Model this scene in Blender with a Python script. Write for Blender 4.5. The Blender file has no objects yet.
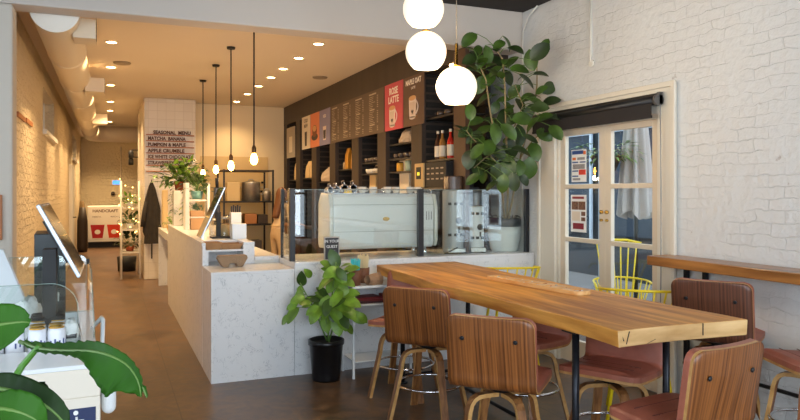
import bpy, bmesh, math, random
from mathutils import Vector, Matrix, Quaternion
PI = math.pi
R = math.radians
random.seed(7)
S = bpy.context.scene
COL = S.collection

# ------------------------------------------------------------------ camera
F = 690.0
TH = math.atan(291.5 / F)
CT, ST = math.cos(TH), math.sin(TH)
EYE = 1.55
cam = bpy.data.cameras.new('camera')
cam.lens = F * 36 / 800
cam.sensor_width = 36
cam.shift_y = -18 / 800
cam.clip_end = 200
camo = bpy.data.objects.new('camera', cam)
COL.objects.link(camo)
camo.location = (0, 0, EYE)
camo.rotation_euler = (PI / 2, 0, -TH)
S.camera = camo

# ------------------------------------------------------------------ world / exposure
w = bpy.data.worlds.new('world')
S.world = w
w.use_nodes = True
wn = w.node_tree
bg = wn.nodes['Background']
bg.inputs[0].default_value = (0.72, 0.86, 1.0, 1)
bg.inputs[1].default_value = 3.2
S.view_settings.view_transform = 'Standard'
S.view_settings.look = 'None'
S.view_settings.gamma = 1
S.view_settings.use_curve_mapping = False
S.view_settings.exposure = 0.0

def area(name, loc, rot, sx, sy, power, col, portal=False):
    l = bpy.data.lights.new(name, 'AREA')
    l.shape = 'RECTANGLE'
    l.size = sx
    l.size_y = sy
    l.energy = power
    l.color = col
    if portal:
        l.cycles.is_portal = True
    o = bpy.data.objects.new(name, l)
    COL.objects.link(o)
    o.location = loc
    o.rotation_euler = rot
    return o

# daylight: the storefront windows behind the camera and the French door
area('daylight_storefront', (0.8, -1.72, 1.75), (R(90), 0, 0), 5.4, 2.1, 218, (0.80, 0.90, 1.0))
area('daylight_side_window', (-2.42, 2.2, 1.7), (R(90), 0, R(-90)), 4.0, 2.0, 12, (0.88, 0.94, 1.0))

# ------------------------------------------------------------------ px helpers (a pixel of the photograph turned into a point at a true depth)
def _d(u):
    t = (u - 400) / F
    return ST + CT * t, CT - ST * t
def atD(u, v, z):
    a, b = _d(u)
    return Vector((a * z, b * z, EYE + (192 - v) * z / F))
def atX(u, v, x):
    a, b = _d(u)
    return atD(u, v, x / a)
def atY(u, v, y):
    a, b = _d(u)
    return atD(u, v, y / b)
def atZ(u, v, zz):
    return atD(u, v, F * (zz - EYE) / (192 - v))

# ------------------------------------------------------------------ materials
MATS = {}
def lin(c):
    return tuple(((x / 255) / 12.92 if x / 255 <= 0.04045 else ((x / 255 + 0.055) / 1.055) ** 2.4) for x in c)
def mat(name, col, rough=0.5, metal=0.0, var=0.0, scale=8.0, bump=0.0, bscale=None, stretch=(1, 1, 1), spec=None,
        emit=None, estr=0.0, sub=0.0, trans=0.0, coat=0.0, det=4):
    if name in MATS:
        return MATS[name]
    m = bpy.data.materials.new(name)
    m.use_nodes = True
    nt = m.node_tree
    b = nt.nodes['Principled BSDF']
    c = lin(col) + (1,)
    b.inputs['Base Color'].default_value = c
    b.inputs['Roughness'].default_value = rough
    b.inputs['Metallic'].default_value = metal
    if spec is not None:
        b.inputs['Specular IOR Level'].default_value = spec
    if sub:
        b.inputs['Subsurface Weight'].default_value = sub
        b.inputs['Subsurface Radius'].default_value = (0.03, 0.03, 0.02)
    if trans:
        b.inputs['Transmission Weight'].default_value = trans
    if coat:
        b.inputs['Coat Weight'].default_value = coat
        b.inputs['Coat Roughness'].default_value = 0.12
    if emit:
        b.inputs['Emission Color'].default_value = lin(emit) + (1,)
        b.inputs['Emission Strength'].default_value = estr
    tc = nt.nodes.new('ShaderNodeTexCoord')
    mp = nt.nodes.new('ShaderNodeMapping')
    mp.inputs['Scale'].default_value = stretch
    nt.links.new(tc.outputs['Object'], mp.inputs[0])
    nz = nt.nodes.new('ShaderNodeTexNoise')
    nz.inputs['Scale'].default_value = scale
    nz.inputs['Detail'].default_value = det
    nt.links.new(mp.outputs[0], nz.inputs['Vector'])
    if var:
        mx = nt.nodes.new('ShaderNodeMix')
        mx.data_type = 'RGBA'
        mx.inputs['A'].default_value = tuple(max(0, x * (1 - var)) for x in c[:3]) + (1,)
        mx.inputs['B'].default_value = tuple(min(1, x * (1 + var)) for x in c[:3]) + (1,)
        rp = nt.nodes.new('ShaderNodeMapRange')
        rp.inputs['From Min'].default_value = 0.3
        rp.inputs['From Max'].default_value = 0.7
        nt.links.new(nz.outputs['Fac'], rp.inputs['Value'])
        nt.links.new(rp.outputs[0], mx.inputs['Factor'])
        nt.links.new(mx.outputs['Result'], b.inputs['Base Color'])
    if bump:
        bp = nt.nodes.new('ShaderNodeBump')
        bp.inputs['Strength'].default_value = bump
        bp.inputs['Distance'].default_value = 0.01
        if bscale:
            n2 = nt.nodes.new('ShaderNodeTexNoise')
            n2.inputs['Scale'].default_value = bscale
            n2.inputs['Detail'].default_value = 3
            nt.links.new(mp.outputs[0], n2.inputs['Vector'])
            nt.links.new(n2.outputs['Fac'], bp.inputs['Height'])
        else:
            nt.links.new(nz.outputs['Fac'], bp.inputs['Height'])
        nt.links.new(bp.outputs[0], b.inputs['Normal'])
    MATS[name] = m
    return m

def mix3(nt, fac, a, b):
    mx = nt.nodes.new('ShaderNodeMix')
    mx.data_type = 'RGBA'
    if isinstance(fac, float):
        mx.inputs['Factor'].default_value = fac
    else:
        nt.links.new(fac, mx.inputs['Factor'])
    for k, x in (('A', a), ('B', b)):
        if isinstance(x, tuple):
            mx.inputs[k].default_value = x + (1,)
        else:
            nt.links.new(x, mx.inputs[k])
    return mx.outputs['Result']

def brick_mat(name, col, axis, bw=0.30, bh=0.098, rough_bump=0.5, mortar_dark=0.9, strength=0.48):
    m = bpy.data.materials.new(name)
    m.use_nodes = True
    nt = m.node_tree
    b = nt.nodes['Principled BSDF']
    b.inputs['Roughness'].default_value = 0.55
    tc = nt.nodes.new('ShaderNodeTexCoord')
    sp = nt.nodes.new('ShaderNodeSeparateXYZ')
    cb = nt.nodes.new('ShaderNodeCombineXYZ')
    nt.links.new(tc.outputs['Object'], sp.inputs[0])
    nt.links.new(sp.outputs['Y' if axis == 'x' else 'X'], cb.inputs['X'])
    nt.links.new(sp.outputs['Z'], cb.inputs['Y'])
    nz = nt.nodes.new('ShaderNodeTexNoise')
    nz.inputs['Scale'].default_value = 7
    nt.links.new(tc.outputs['Object'], nz.inputs['Vector'])
    ad = nt.nodes.new('ShaderNodeMixRGB')
    ad.blend_type = 'ADD'
    ad.inputs[0].default_value = 0.07
    nt.links.new(cb.outputs[0], ad.inputs[1])
    nt.links.new(nz.outputs['Color'], ad.inputs[2])
    bt = nt.nodes.new('ShaderNodeTexBrick')
    bt.inputs['Scale'].default_value = 1
    bt.inputs['Brick Width'].default_value = bw
    bt.inputs['Row Height'].default_value = bh
    bt.inputs['Mortar Size'].default_value = 0.004
    bt.inputs['Mortar Smooth'].default_value = 1.0
    nt.links.new(ad.outputs[0], bt.inputs['Vector'])
    n2 = nt.nodes.new('ShaderNodeTexNoise')
    n2.inputs['Scale'].default_value = 16
    n2.inputs['Detail'].default_value = 6
    nt.links.new(tc.outputs['Object'], n2.inputs['Vector'])
    n3 = nt.nodes.new('ShaderNodeTexNoise')
    n3.inputs['Scale'].default_value = 3.2
    nt.links.new(tc.outputs['Object'], n3.inputs['Vector'])
    # the grooves fade in and out under the thick paint
    mr = nt.nodes.new('ShaderNodeMapRange')
    mr.inputs['From Min'].default_value = 0.38
    mr.inputs['From Max'].default_value = 0.62
    mr.inputs['To Min'].default_value = 0.0
    nt.links.new(n3.outputs['Fac'], mr.inputs['Value'])
    mu = nt.nodes.new('ShaderNodeMath')
    mu.operation = 'MULTIPLY'
    nt.links.new(bt.outputs['Fac'], mu.inputs[0])
    nt.links.new(mr.outputs[0], mu.inputs[1])
    m1 = nt.nodes.new('ShaderNodeMath')
    m1.operation = 'MULTIPLY'
    m1.inputs[1].default_value = 2.8 * rough_bump
    nt.links.new(n2.outputs['Fac'], m1.inputs[0])
    sb = nt.nodes.new('ShaderNodeMath')
    sb.operation = 'SUBTRACT'
    nt.links.new(m1.outputs[0], sb.inputs[0])
    nt.links.new(mu.outputs[0], sb.inputs[1])
    bp = nt.nodes.new('ShaderNodeBump')
    bp.inputs['Strength'].default_value = strength
    bp.inputs['Distance'].default_value = 0.02
    nt.links.new(sb.outputs[0], bp.inputs['Height'])
    nt.links.new(bp.outputs[0], b.inputs['Normal'])
    c = lin(col)
    m2 = nt.nodes.new('ShaderNodeMath')
    m2.operation = 'MULTIPLY'
    m2.inputs[1].default_value = 0.12
    nt.links.new(mu.outputs[0], m2.inputs[0])
    # small chips in the paint
    n4 = nt.nodes.new('ShaderNodeTexNoise')
    n4.inputs['Scale'].default_value = 9
    n4.inputs['Detail'].default_value = 6
    nt.links.new(tc.outputs['Object'], n4.inputs['Vector'])
    m4 = nt.nodes.new('ShaderNodeMapRange')
    m4.inputs['From Min'].default_value = 0.72
    m4.inputs['From Max'].default_value = 0.78
    m4.inputs['To Max'].default_value = 0.6
    nt.links.new(n4.outputs['Fac'], m4.inputs['Value'])
    r1 = mix3(nt, m2.outputs[0], c, tuple(x * mortar_dark * 0.8 for x in c))
    r2 = mix3(nt, m4.outputs[0], r1, (0.25, 0.17, 0.12))
    nt.links.new(r2, b.inputs['Base Color'])
    return m

def wood_mat(name, c1, c2, stretch, scale=6, rough=0.4, coat=0.0, bump=0.05, det=6, dist=0.15):
    m = bpy.data.materials.new(name)
    m.use_nodes = True
    nt = m.node_tree
    b = nt.nodes['Principled BSDF']
    b.inputs['Roughness'].default_value = rough
    if coat:
        b.inputs['Coat Weight'].default_value = coat
        b.inputs['Coat Roughness'].default_value = 0.15
    tc = nt.nodes.new('ShaderNodeTexCoord')
    mp = nt.nodes.new('ShaderNodeMapping')
    mp.inputs['Scale'].default_value = stretch
    nt.links.new(tc.outputs['Object'], mp.inputs[0])
    nz = nt.nodes.new('ShaderNodeTexNoise')
    nz.inputs['Scale'].default_value = scale
    nz.inputs['Detail'].default_value = det
    nz.inputs['Distortion'].default_value = dist
    nt.links.new(mp.outputs[0], nz.inputs['Vector'])
    rp = nt.nodes.new('ShaderNodeValToRGB')
    e = rp.color_ramp.elements
    e[0].position = 0.32
    e[0].color = lin(c1) + (1,)
    e[1].position = 0.68
    e[1].color = lin(c2) + (1,)
    nt.links.new(nz.outputs['Fac'], rp.inputs[0])
    nt.links.new(rp.outputs[0], b.inputs['Base Color'])
    bp = nt.nodes.new('ShaderNodeBump')
    bp.inputs['Strength'].default_value = bump
    bp.inputs['Distance'].default_value = 0.01
    nt.links.new(nz.outputs['Fac'], bp.inputs['Height'])
    nt.links.new(bp.outputs[0], b.inputs['Normal'])
    MATS[name] = m
    return m

def glass_mat(name, tint=(0.96, 0.98, 0.97), refl=1.0, base=0.045):
    m = bpy.data.materials.new(name)
    m.use_nodes = True
    nt = m.node_tree
    for n in list(nt.nodes):
        nt.nodes.remove(n)
    out = nt.nodes.new('ShaderNodeOutputMaterial')
    tr = nt.nodes.new('ShaderNodeBsdfTransparent')
    tr.inputs[0].default_value = tint + (1,)
    gl = nt.nodes.new('ShaderNodeBsdfGlossy')
    gl.inputs['Roughness'].default_value = 0.0
    gl.inputs[0].default_value = (refl, refl, refl, 1)
    lw = nt.nodes.new('ShaderNodeLayerWeight')
    lw.inputs['Blend'].default_value = 0.5
    pw = nt.nodes.new('ShaderNodeMath'); pw.operation = 'POWER'; pw.inputs[1].default_value = 5
    nt.links.new(lw.outputs['Facing'], pw.inputs[0])
    fr = nt.nodes.new('ShaderNodeMath'); fr.operation = 'MULTIPLY_ADD'
    fr.inputs[1].default_value = 0.95
    fr.inputs[2].default_value = base
    nt.links.new(pw.outputs[0], fr.inputs[0])
    mx = nt.nodes.new('ShaderNodeMixShader')
    nt.links.new(fr.outputs[0], mx.inputs[0])
    nt.links.new(tr.outputs[0], mx.inputs[1])
    nt.links.new(gl.outputs[0], mx.inputs[2])
    nt.links.new(mx.outputs[0], out.inputs[0])
    return m

def marble_mat():
    m = bpy.data.materials.new('marble')
    m.use_nodes = True
    nt = m.node_tree
    b = nt.nodes['Principled BSDF']
    b.inputs['Roughness'].default_value = 0.25
    tc = nt.nodes.new('ShaderNodeTexCoord')
    n1 = nt.nodes.new('ShaderNodeTexNoise')
    n1.inputs['Scale'].default_value = 16
    n1.inputs['Detail'].default_value = 8
    n1.inputs['Roughness'].default_value = 0.65
    n1.inputs['Distortion'].default_value = 1.2
    nt.links.new(tc.outputs['Object'], n1.inputs['Vector'])
    mr = nt.nodes.new('ShaderNodeValToRGB')
    e = mr.color_ramp.elements
    e[0].position = 0.485
    e[0].color = (0, 0, 0, 1)
    e[1].position = 0.5
    e[1].color = (1, 1, 1, 1)
    x = mr.color_ramp.elements.new(0.515)
    x.color = (0, 0, 0, 1)
    nt.links.new(n1.outputs['Fac'], mr.inputs[0])
    n2 = nt.nodes.new('ShaderNodeTexNoise')
    n2.inputs['Scale'].default_value = 14
    nt.links.new(tc.outputs['Object'], n2.inputs['Vector'])
    r2 = nt.nodes.new('ShaderNodeMapRange')
    r2.inputs['From Min'].default_value = 0.48
    r2.inputs['From Max'].default_value = 0.6
    r2.inputs['To Max'].default_value = 0.75
    nt.links.new(n2.outputs['Fac'], r2.inputs['Value'])
    mu = nt.nodes.new('ShaderNodeMath')
    mu.operation = 'MULTIPLY'
    nt.links.new(mr.outputs[0], mu.inputs[0])
    nt.links.new(r2.outputs[0], mu.inputs[1])
    r = mix3(nt, mu.outputs[0], lin((226, 227, 228)), lin((112, 120, 132)))
    nt.links.new(r, b.inputs['Base Color'])
    return m

def floor_mat():
    m = bpy.data.materials.new('sealed_concrete')
    m.use_nodes = True
    nt = m.node_tree
    b = nt.nodes['Principled BSDF']
    tc = nt.nodes.new('ShaderNodeTexCoord')
    n1 = nt.nodes.new('ShaderNodeTexNoise')
    n1.inputs['Scale'].default_value = 1.1
    n1.inputs['Detail'].default_value = 8
    n1.inputs['Roughness'].default_value = 0.62
    nt.links.new(tc.outputs['Object'], n1.inputs['Vector'])
    n2 = nt.nodes.new('ShaderNodeTexNoise')
    n2.inputs['Scale'].default_value = 7
    n2.inputs['Detail'].default_value = 6
    n2.inputs['Distortion'].default_value = 1.5
    nt.links.new(tc.outputs['Object'], n2.inputs['Vector'])
    rp = nt.nodes.new('ShaderNodeValToRGB')
    e = rp.color_ramp.elements
    e[0].position = 0.33
    e[0].color = lin((60, 42, 27)) + (1,)
    e[1].position = 0.68
    e[1].color = lin((128, 94, 64)) + (1,)
    nt.links.new(n1.outputs['Fac'], rp.inputs[0])
    rp2 = nt.nodes.new('ShaderNodeValToRGB')
    e = rp2.color_ramp.elements
    e[0].position = 0.36
    e[0].color = lin((54, 40, 30)) + (1,)
    e[1].position = 0.68
    e[1].color = lin((134, 105, 78)) + (1,)
    nt.links.new(n2.outputs['Fac'], rp2.inputs[0])
    # saw-cut joints
    sp = nt.nodes.new('ShaderNodeSeparateXYZ')
    nt.links.new(tc.outputs['Object'], sp.inputs[0])
    js = []
    for ax, off, per in (('X', 0.46, 2.4), ('Y', 1.15, 2.4)):
        a = nt.nodes.new('ShaderNodeMath'); a.operation = 'SUBTRACT'; a.inputs[1].default_value = off - 12
        nt.links.new(sp.outputs[ax], a.inputs[0])
        md = nt.nodes.new('ShaderNodeMath'); md.operation = 'MODULO'; md.inputs[1].default_value = per
        nt.links.new(a.outputs[0], md.inputs[0])
        lt = nt.nodes.new('ShaderNodeMath'); lt.operation = 'LESS_THAN'; lt.inputs[1].default_value = 0.008
        nt.links.new(md.outputs[0], lt.inputs[0])
        js.append(lt.outputs[0])
    mxj = nt.nodes.new('ShaderNodeMath'); mxj.operation = 'MAXIMUM'
    nt.links.new(js[0], mxj.inputs[0]); nt.links.new(js[1], mxj.inputs[1])
    mj = nt.nodes.new('ShaderNodeMath'); mj.operation = 'MULTIPLY'; mj.inputs[1].default_value = 0.6
    nt.links.new(mxj.outputs[0], mj.inputs[0])
    r = mix3(nt, 0.5, rp.outputs[0], rp2.outputs[0])
    r = mix3(nt, mj.outputs[0], r, lin((60, 48, 40)))
    nt.links.new(r, b.inputs['Base Color'])
    rr = nt.nodes.new('ShaderNodeMapRange')
    rr.inputs['To Min'].default_value = 0.22
    rr.inputs['To Max'].default_value = 0.48
    nt.links.new(n2.outputs['Fac'], rr.inputs['Value'])
    nt.links.new(rr.outputs[0], b.inputs['Roughness'])
    return m

# ------------------------------------------------------------------ mesh builder
class MB:
    def __init__(s):
        s.bm = bmesh.new()
        s.mi = 0
    def face(s, pts, mi=None):
        vs = [s.bm.verts.new(p) for p in pts]
        f = s.bm.faces.new(vs)
        f.material_index = s.mi if mi is None else mi
        return f
    def box(s, x0, x1, y0, y1, z0, z1, M=None):
        P = [Vector((x, y, z)) for z in (z0, z1) for y in (y0, y1) for x in (x0, x1)]
        if M is not None:
            P = [M @ p for p in P]
        v = [s.bm.verts.new(p) for p in P]
        for q in ((0, 2, 3, 1), (4, 5, 7, 6), (0, 1, 5, 4), (2, 6, 7, 3), (0, 4, 6, 2), (1, 3, 7, 5)):
            f = s.bm.faces.new([v[i] for i in q])
            f.material_index = s.mi
        return s
    def lathe(s, prof, c=(0, 0, 0), n=24, cap=True, axis=None):
        c = Vector(c)
        Mx = Matrix.Identity(3)
        if axis is not None:
            Mx = Vector((0, 0, 1)).rotation_difference(Vector(axis).normalized()).to_matrix()
        rings = []
        for r, z in prof:
            rings.append([s.bm.verts.new(c + Mx @ Vector((r * math.cos(2 * PI * i / n), r * math.sin(2 * PI * i / n), z))) for i in range(n)])
        for a, b in zip(rings, rings[1:]):
            for i in range(n):
                f = s.bm.faces.new((a[i], a[(i + 1) % n], b[(i + 1) % n], b[i]))
                f.smooth = True
                f.material_index = s.mi
        if cap:
            for rg in (rings[0], rings[-1]):
                f = s.bm.faces.new(rg)
                f.material_index = s.mi
        return s
    def tube(s, pts, r, n=8, closed=False, cap=True, sec=None, up=None, smooth=True):
        """sweep a circle (or list of 2-D section points) along points; r may be a list"""
        pts = [Vector(p) for p in pts]
        N = len(pts)
        rs = r if isinstance(r, (list, tuple)) else [r] * N
        tang = []
        for i in range(N):
            a = pts[(i - 1) % N] if (closed or i > 0) else pts[i]
            b = pts[(i + 1) % N] if (closed or i < N - 1) else pts[i]
            tang.append((b - a).normalized())
        u = Vector(up) if up is not None else Vector((0, 0, 1))
        if abs(tang[0].dot(u)) > 0.98:
            u = Vector((1, 0, 0)) if up is None else u
        nrm = (u - tang[0] * u.dot(tang[0])).normalized()
        rings = []
        for i in range(N):
            if i > 0:
                q = tang[i - 1].rotation_difference(tang[i])
                nrm = (q @ nrm)
                nrm = (nrm - tang[i] * nrm.dot(tang[i])).normalized()
            bi = tang[i].cross(nrm)
            if sec:
                rings.append([s.bm.verts.new(pts[i] + nrm * (a * rs[i]) + bi * (b * rs[i])) for a, b in sec])
            else:
                rings.append([s.bm.verts.new(pts[i] + (nrm * math.cos(2 * PI * k / n) + bi * math.sin(2 * PI * k / n)) * rs[i]) for k in range(n)])
        m = len(rings[0])
        rng = range(N) if closed else range(N - 1)
        for i in rng:
            a, b = rings[i], rings[(i + 1) % N]
            for k in range(m):
                f = s.bm.faces.new((a[k], a[(k + 1) % m], b[(k + 1) % m], b[k]))
                f.smooth = smooth and not sec
                f.material_index = s.mi
        if cap and not closed:
            s.bm.faces.new(rings[0]).material_index = s.mi
            s.bm.faces.new(rings[-1]).material_index = s.mi
        return s
    def prism(s, poly, d, M=None):
        """poly: 3-D points of a face, extruded by vector d"""
        d = Vector(d)
        a = [Vector(p) for p in poly]
        b = [p + d for p in a]
        if M is not None:
            a = [M @ p for p in a]
            b = [M @ p for p in b]
        va = [s.bm.verts.new(p) for p in a]
        vb = [s.bm.verts.new(p) for p in b]
        n = len(va)
        s.bm.faces.new(va).material_index = s.mi
        s.bm.faces.new(vb[::-1]).material_index = s.mi
        for i in range(n):
            s.bm.faces.new((va[i], va[(i + 1) % n], vb[(i + 1) % n], vb[i])).material_index = s.mi
        return s
    def sphere(s, c, r, nu=16, nv=10, sc=(1, 1, 1)):
        c = Vector(c)
        rings = []
        for j in range(1, nv):
            ph = PI * j / nv
            rings.append([s.bm.verts.new(c + Vector((r * sc[0] * math.sin(ph) * math.cos(2 * PI * i / nu), r * sc[1] * math.sin(ph) * math.sin(2 * PI * i / nu), r * sc[2] * math.cos(ph)))) for i in range(nu)])
        t = s.bm.verts.new(c + Vector((0, 0, r * sc[2])))
        b = s.bm.verts.new(c - Vector((0, 0, r * sc[2])))
        fs = []
        for i in range(nu):
            fs.append(s.bm.faces.new((t, rings[0][i], rings[0][(i + 1) % nu])))
            fs.append(s.bm.faces.new((b, rings[-1][(i + 1) % nu], rings[-1][i])))
        for a, q in zip(rings, rings[1:]):
            for i in range(nu):
                fs.append(s.bm.faces.new((a[i], q[i], q[(i + 1) % nu], a[(i + 1) % nu])))
        for f in fs:
            f.smooth = True
            f.material_index = s.mi
        return s
    def grid(s, rows, smooth=True, double=None):
        """rows of points -> surface; returns verts"""
        V = [[s.bm.verts.new(p) for p in r] for r in rows]
        for a, b in zip(V, V[1:]):
            for i in range(len(a) - 1):
                f = s.bm.faces.new((a[i], a[i + 1], b[i + 1], b[i]))
                f.smooth = smooth
                f.material_index = s.mi
        return V
    def build(s, name, m, parent=None, bevel=0.0, loc=None, rotz=0.0, seg=2, fix=True, subd=0):
        if fix:
            bmesh.ops.recalc_face_normals(s.bm, faces=s.bm.faces)
        me = bpy.data.meshes.new(name)
        s.bm.to_mesh(me)
        s.bm.free()
        for x in (m if isinstance(m, (list, tuple)) else [m]):
            me.materials.append(x)
        o = bpy.data.objects.new(name, me)
        COL.objects.link(o)
        if parent is not None:
            o.parent = parent
        if loc is not None:
            o.location = loc
        o.rotation_euler = (0, 0, rotz)
        if bevel:
            b = o.modifiers.new('bevel', 'BEVEL')
            b.width = bevel
            b.segments = seg
            b.limit_method = 'ANGLE'
            b.angle_limit = R(40)
        if subd:
            b = o.modifiers.new('subd', 'SUBSURF')
            b.levels = subd
            b.render_levels = subd
        return o

def thing(name, label, cat, loc=(0, 0, 0), rotz=0.0, group=None):
    o = bpy.data.objects.new(name, None)
    o.empty_display_size = 0.1
    COL.objects.link(o)
    o.location = loc
    o.rotation_euler = (0, 0, rotz)
    return tag(o, label, cat, group)
def tag(o, label, cat, group=None):
    o['label'] = label
    o['category'] = cat
    if group:
        o['group'] = group
    return o
def struct(o):
    o['kind'] = 'structure'
    return o
def dup(root, loc=None, rotz=None, label=None, group=None):
    r = root.copy()
    COL.objects.link(r)
    if loc is not None:
        r.location = loc
    if rotz is not None:
        r.rotation_euler = (0, 0, rotz)
    if label:
        r['label'] = label
    if group:
        r['group'] = group
    for ch in list(root.children):
        c = ch.copy()
        COL.objects.link(c)
        c.parent = r
        for g in list(ch.children):
            d = g.copy()
            COL.objects.link(d)
            d.parent = c
    return r
def text(name, s, size, M, m, parent=None, ext=0.001, align='CENTER', bold=0.0, wscale=1.0):
    cu = bpy.data.curves.new(name, 'FONT')
    cu.body = s
    cu.size = size
    cu.extrude = ext
    cu.offset = bold
    cu.align_x = align
    cu.align_y = 'CENTER'
    cu.resolution_u = 2
    t = bpy.data.objects.new(name, cu)
    COL.objects.link(t)
    bpy.context.view_layer.update()
    me = bpy.data.meshes.new_from_object(t.evaluated_get(bpy.context.evaluated_depsgraph_get()))
    bpy.data.objects.remove(t)
    me.transform(M @ Matrix.Diagonal((wscale, 1, 1, 1)))
    me.materials.clear()
    me.materials.append(m)
    o = bpy.data.objects.new(name, me)
    COL.objects.link(o)
    if parent is not None:
        o.parent = parent
    return o
def frame_M(o, xa, ya):
    xa = Vector(xa).normalized()
    ya = Vector(ya).normalized()
    za = xa.cross(ya)
    M = Matrix((xa, ya, za)).transposed().to_4x4()
    M.translation = Vector(o)
    return M

# ------------------------------------------------------------------ material set
M_wall = mat('cream_paint', (226, 214, 192), 0.6, bump=0.08, bscale=30)
M_white = mat('white_paint', (232, 228, 218), 0.5, bump=0.05, bscale=25)
M_header = mat('header_plaster', (200, 191, 182), 0.7, bump=0.05, bscale=20)
M_ceil = mat('warm_white_ceiling', (224, 210, 190), 0.8)
M_brickR = brick_mat('painted_brick_side', (220, 221, 220), 'x', 0.225, 0.077)
M_brickL = brick_mat('painted_brick_corridor', (224, 205, 170), 'x', 0.225, 0.077, 1.2, 0.7, 1.0)
M_brickF = brick_mat('painted_brick_far', (222, 208, 176), 'y', 0.24, 0.1, 0.6, 0.6, 1.0)
M_trim = mat('cream_trim', (226, 219, 204), 0.45)
M_sash = mat('sash_paint', (222, 208, 186), 0.4)
M_reveal = mat('blue_white_reveal', (208, 220, 232), 0.4)
M_marble = marble_mat()
M_floor = floor_mat()
M_black = mat('black_metal', (28, 28, 30), 0.4, 0.0)
M_steelblk = mat('raw_black_steel', (44, 46, 52), 0.35, 0.7, var=0.2, scale=20)
M_dkceil = mat('dark_ceiling', (34, 27, 24), 0.8, var=0.3, scale=5)
M_chrome = mat('chrome', (225, 225, 228), 0.12, 1.0)
M_steel = mat('brushed_steel', (206, 202, 194), 0.42, 0.85, var=0.1, scale=30)
M_brass = mat('brass', (214, 170, 84), 0.25, 1.0)
M_dkbrown = mat('dark_brown_shelving', (56, 45, 37), 0.55, var=0.2, scale=6, stretch=(1, 1, 0.1))
M_espresso = mat('shelf_black_slats', (20, 16, 14), 0.6)
M_glass = glass_mat('guard_glass', (0.93, 0.96, 0.95), 1.0, 0.06)
M_glasst = glass_mat('thin_clear_glass', (0.97, 0.98, 0.98))
M_yellow = mat('yellow_paint', (238, 208, 30), 0.35)
M_leather = mat('cognac_leather', (164, 94, 74), 0.42, var=0.12, scale=14, bump=0.12, bscale=90)
M_walnut = wood_mat('walnut_veneer', (92, 50, 22), (154, 94, 46), (48, 0.0, 0.5), 2.0, 0.38, det=2, dist=0.0)
M_walnutdk = wood_mat('dark_walnut_veneer', (72, 40, 28), (116, 72, 50), (48, 0.0, 0.5), 2.0, 0.38, det=2, dist=0.0)
M_bent = wood_mat('bent_ply_face', (112, 70, 38), (164, 112, 64), (20, 20, 0.5), 2.2, 0.4, det=2, dist=0.0)
M_plyedge = wood_mat('ply_edge', (176, 128, 70), (206, 160, 98), (3, 3, 3), 6, 0.45)
M_table = wood_mat('live_edge_slab', (176, 108, 38), (240, 174, 84), (10, 0.9, 10), 1.6, 0.45, 0.0, 0.03, dist=0.5)
M_tableend = wood_mat('slab_end_grain', (204, 158, 98), (232, 192, 134), (2, 3, 9), 2.5, 0.5)
M_ledge = wood_mat('bar_ledge_wood', (128, 78, 34), (184, 124, 64), (8, 0.8, 8), 2.2, 0.35, 0.3)
M_green = mat('leaf_green', (62, 88, 30), 0.42, var=0.45, scale=9)
M_greendk = mat('leaf_dark_green', (44, 62, 26), 0.45, var=0.5, scale=8)
M_lime = mat('leaf_bright_green', (112, 148, 46), 0.42, var=0.35, scale=14)
M_stem = mat('stem_tan', (150, 130, 92), 0.6, var=0.2, scale=20)
M_stemgr = mat('stem_green', (96, 128, 60), 0.5)
M_soil = mat('soil', (44, 34, 28), 0.9, var=0.5, scale=60, bump=0.5)
M_pot = mat('white_ceramic', (226, 228, 226), 0.25)
M_blackpot = mat('black_plastic', (20, 21, 24), 0.3)
M_kraft = mat('kraft_card', (170, 126, 84), 0.7, var=0.12, scale=12)
M_cup = mat('brown_cup', (120, 76, 52), 0.6)
M_paper = mat('white_paper', (238, 238, 236), 0.6)
M_tissue = mat('crumpled_tissue', (240, 240, 238), 0.8, bump=0.8, bscale=40)
M_gloss = mat('white_gloss', (232, 236, 238), 0.18)
M_mint = mat('pale_mint_enamel', (218, 221, 221), 0.2, coat=0.4)
M_bulb = mat('bulb_filament_glow', (255, 200, 120), 0.5, emit=(255, 178, 80), estr=45)
M_globe = mat('opal_globe', (255, 244, 225), 0.3, emit=(255, 236, 206), estr=0.82)
M_downl = mat('downlight_glow', (255, 214, 150), 0.5, emit=(255, 205, 135), estr=30)
M_navy = mat('navy_blue', (24, 40, 84), 0.5)
M_terra = mat('terracotta', (160, 78, 44), 0.7)
M_teal = mat('teal_glaze', (110, 158, 150), 0.3)
M_straw = mat('turquoise_straw', (70, 196, 208), 0.4)
M_cream = mat('birch_stick', (232, 214, 170), 0.6)
M_gold = mat('gold_lid', (220, 168, 60), 0.3, 0.9)
M_canlbl = mat('can_white_label', (226, 228, 234), 0.35)
M_blue = mat('label_blue', (60, 74, 130), 0.5)
M_tan = mat('bent_tan', (180, 140, 96), 0.6)
M_dark = mat('soft_black', (22, 22, 24), 0.6)

# ================================================================== STRUCTURE
XR, XL, XP, YH, YB, YF = 3.85, -0.78, -0.665, 5.93, 13.5, 23.2
ZC = 3.22
o = MB().box(-3.0, 5.0, -2.2, YF + 0.3, -0.12, 0.0).build('floor', M_floor); struct(o)
# right wall, with the opening for the French door
DY0, DY1, DZ1 = 4.05, 5.36, 2.14
b = MB()
b.box(XR, XR + 0.10, -2.0, DY0, 0, 3.5)
b.box(XR, XR + 0.10, DY1, YF + 0.2, 0, 3.5)
b.box(XR, XR + 0.10, DY0, DY1, DZ1, 3.5)
o = b.build('wall_right', M_brickR); struct(o)
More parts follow.
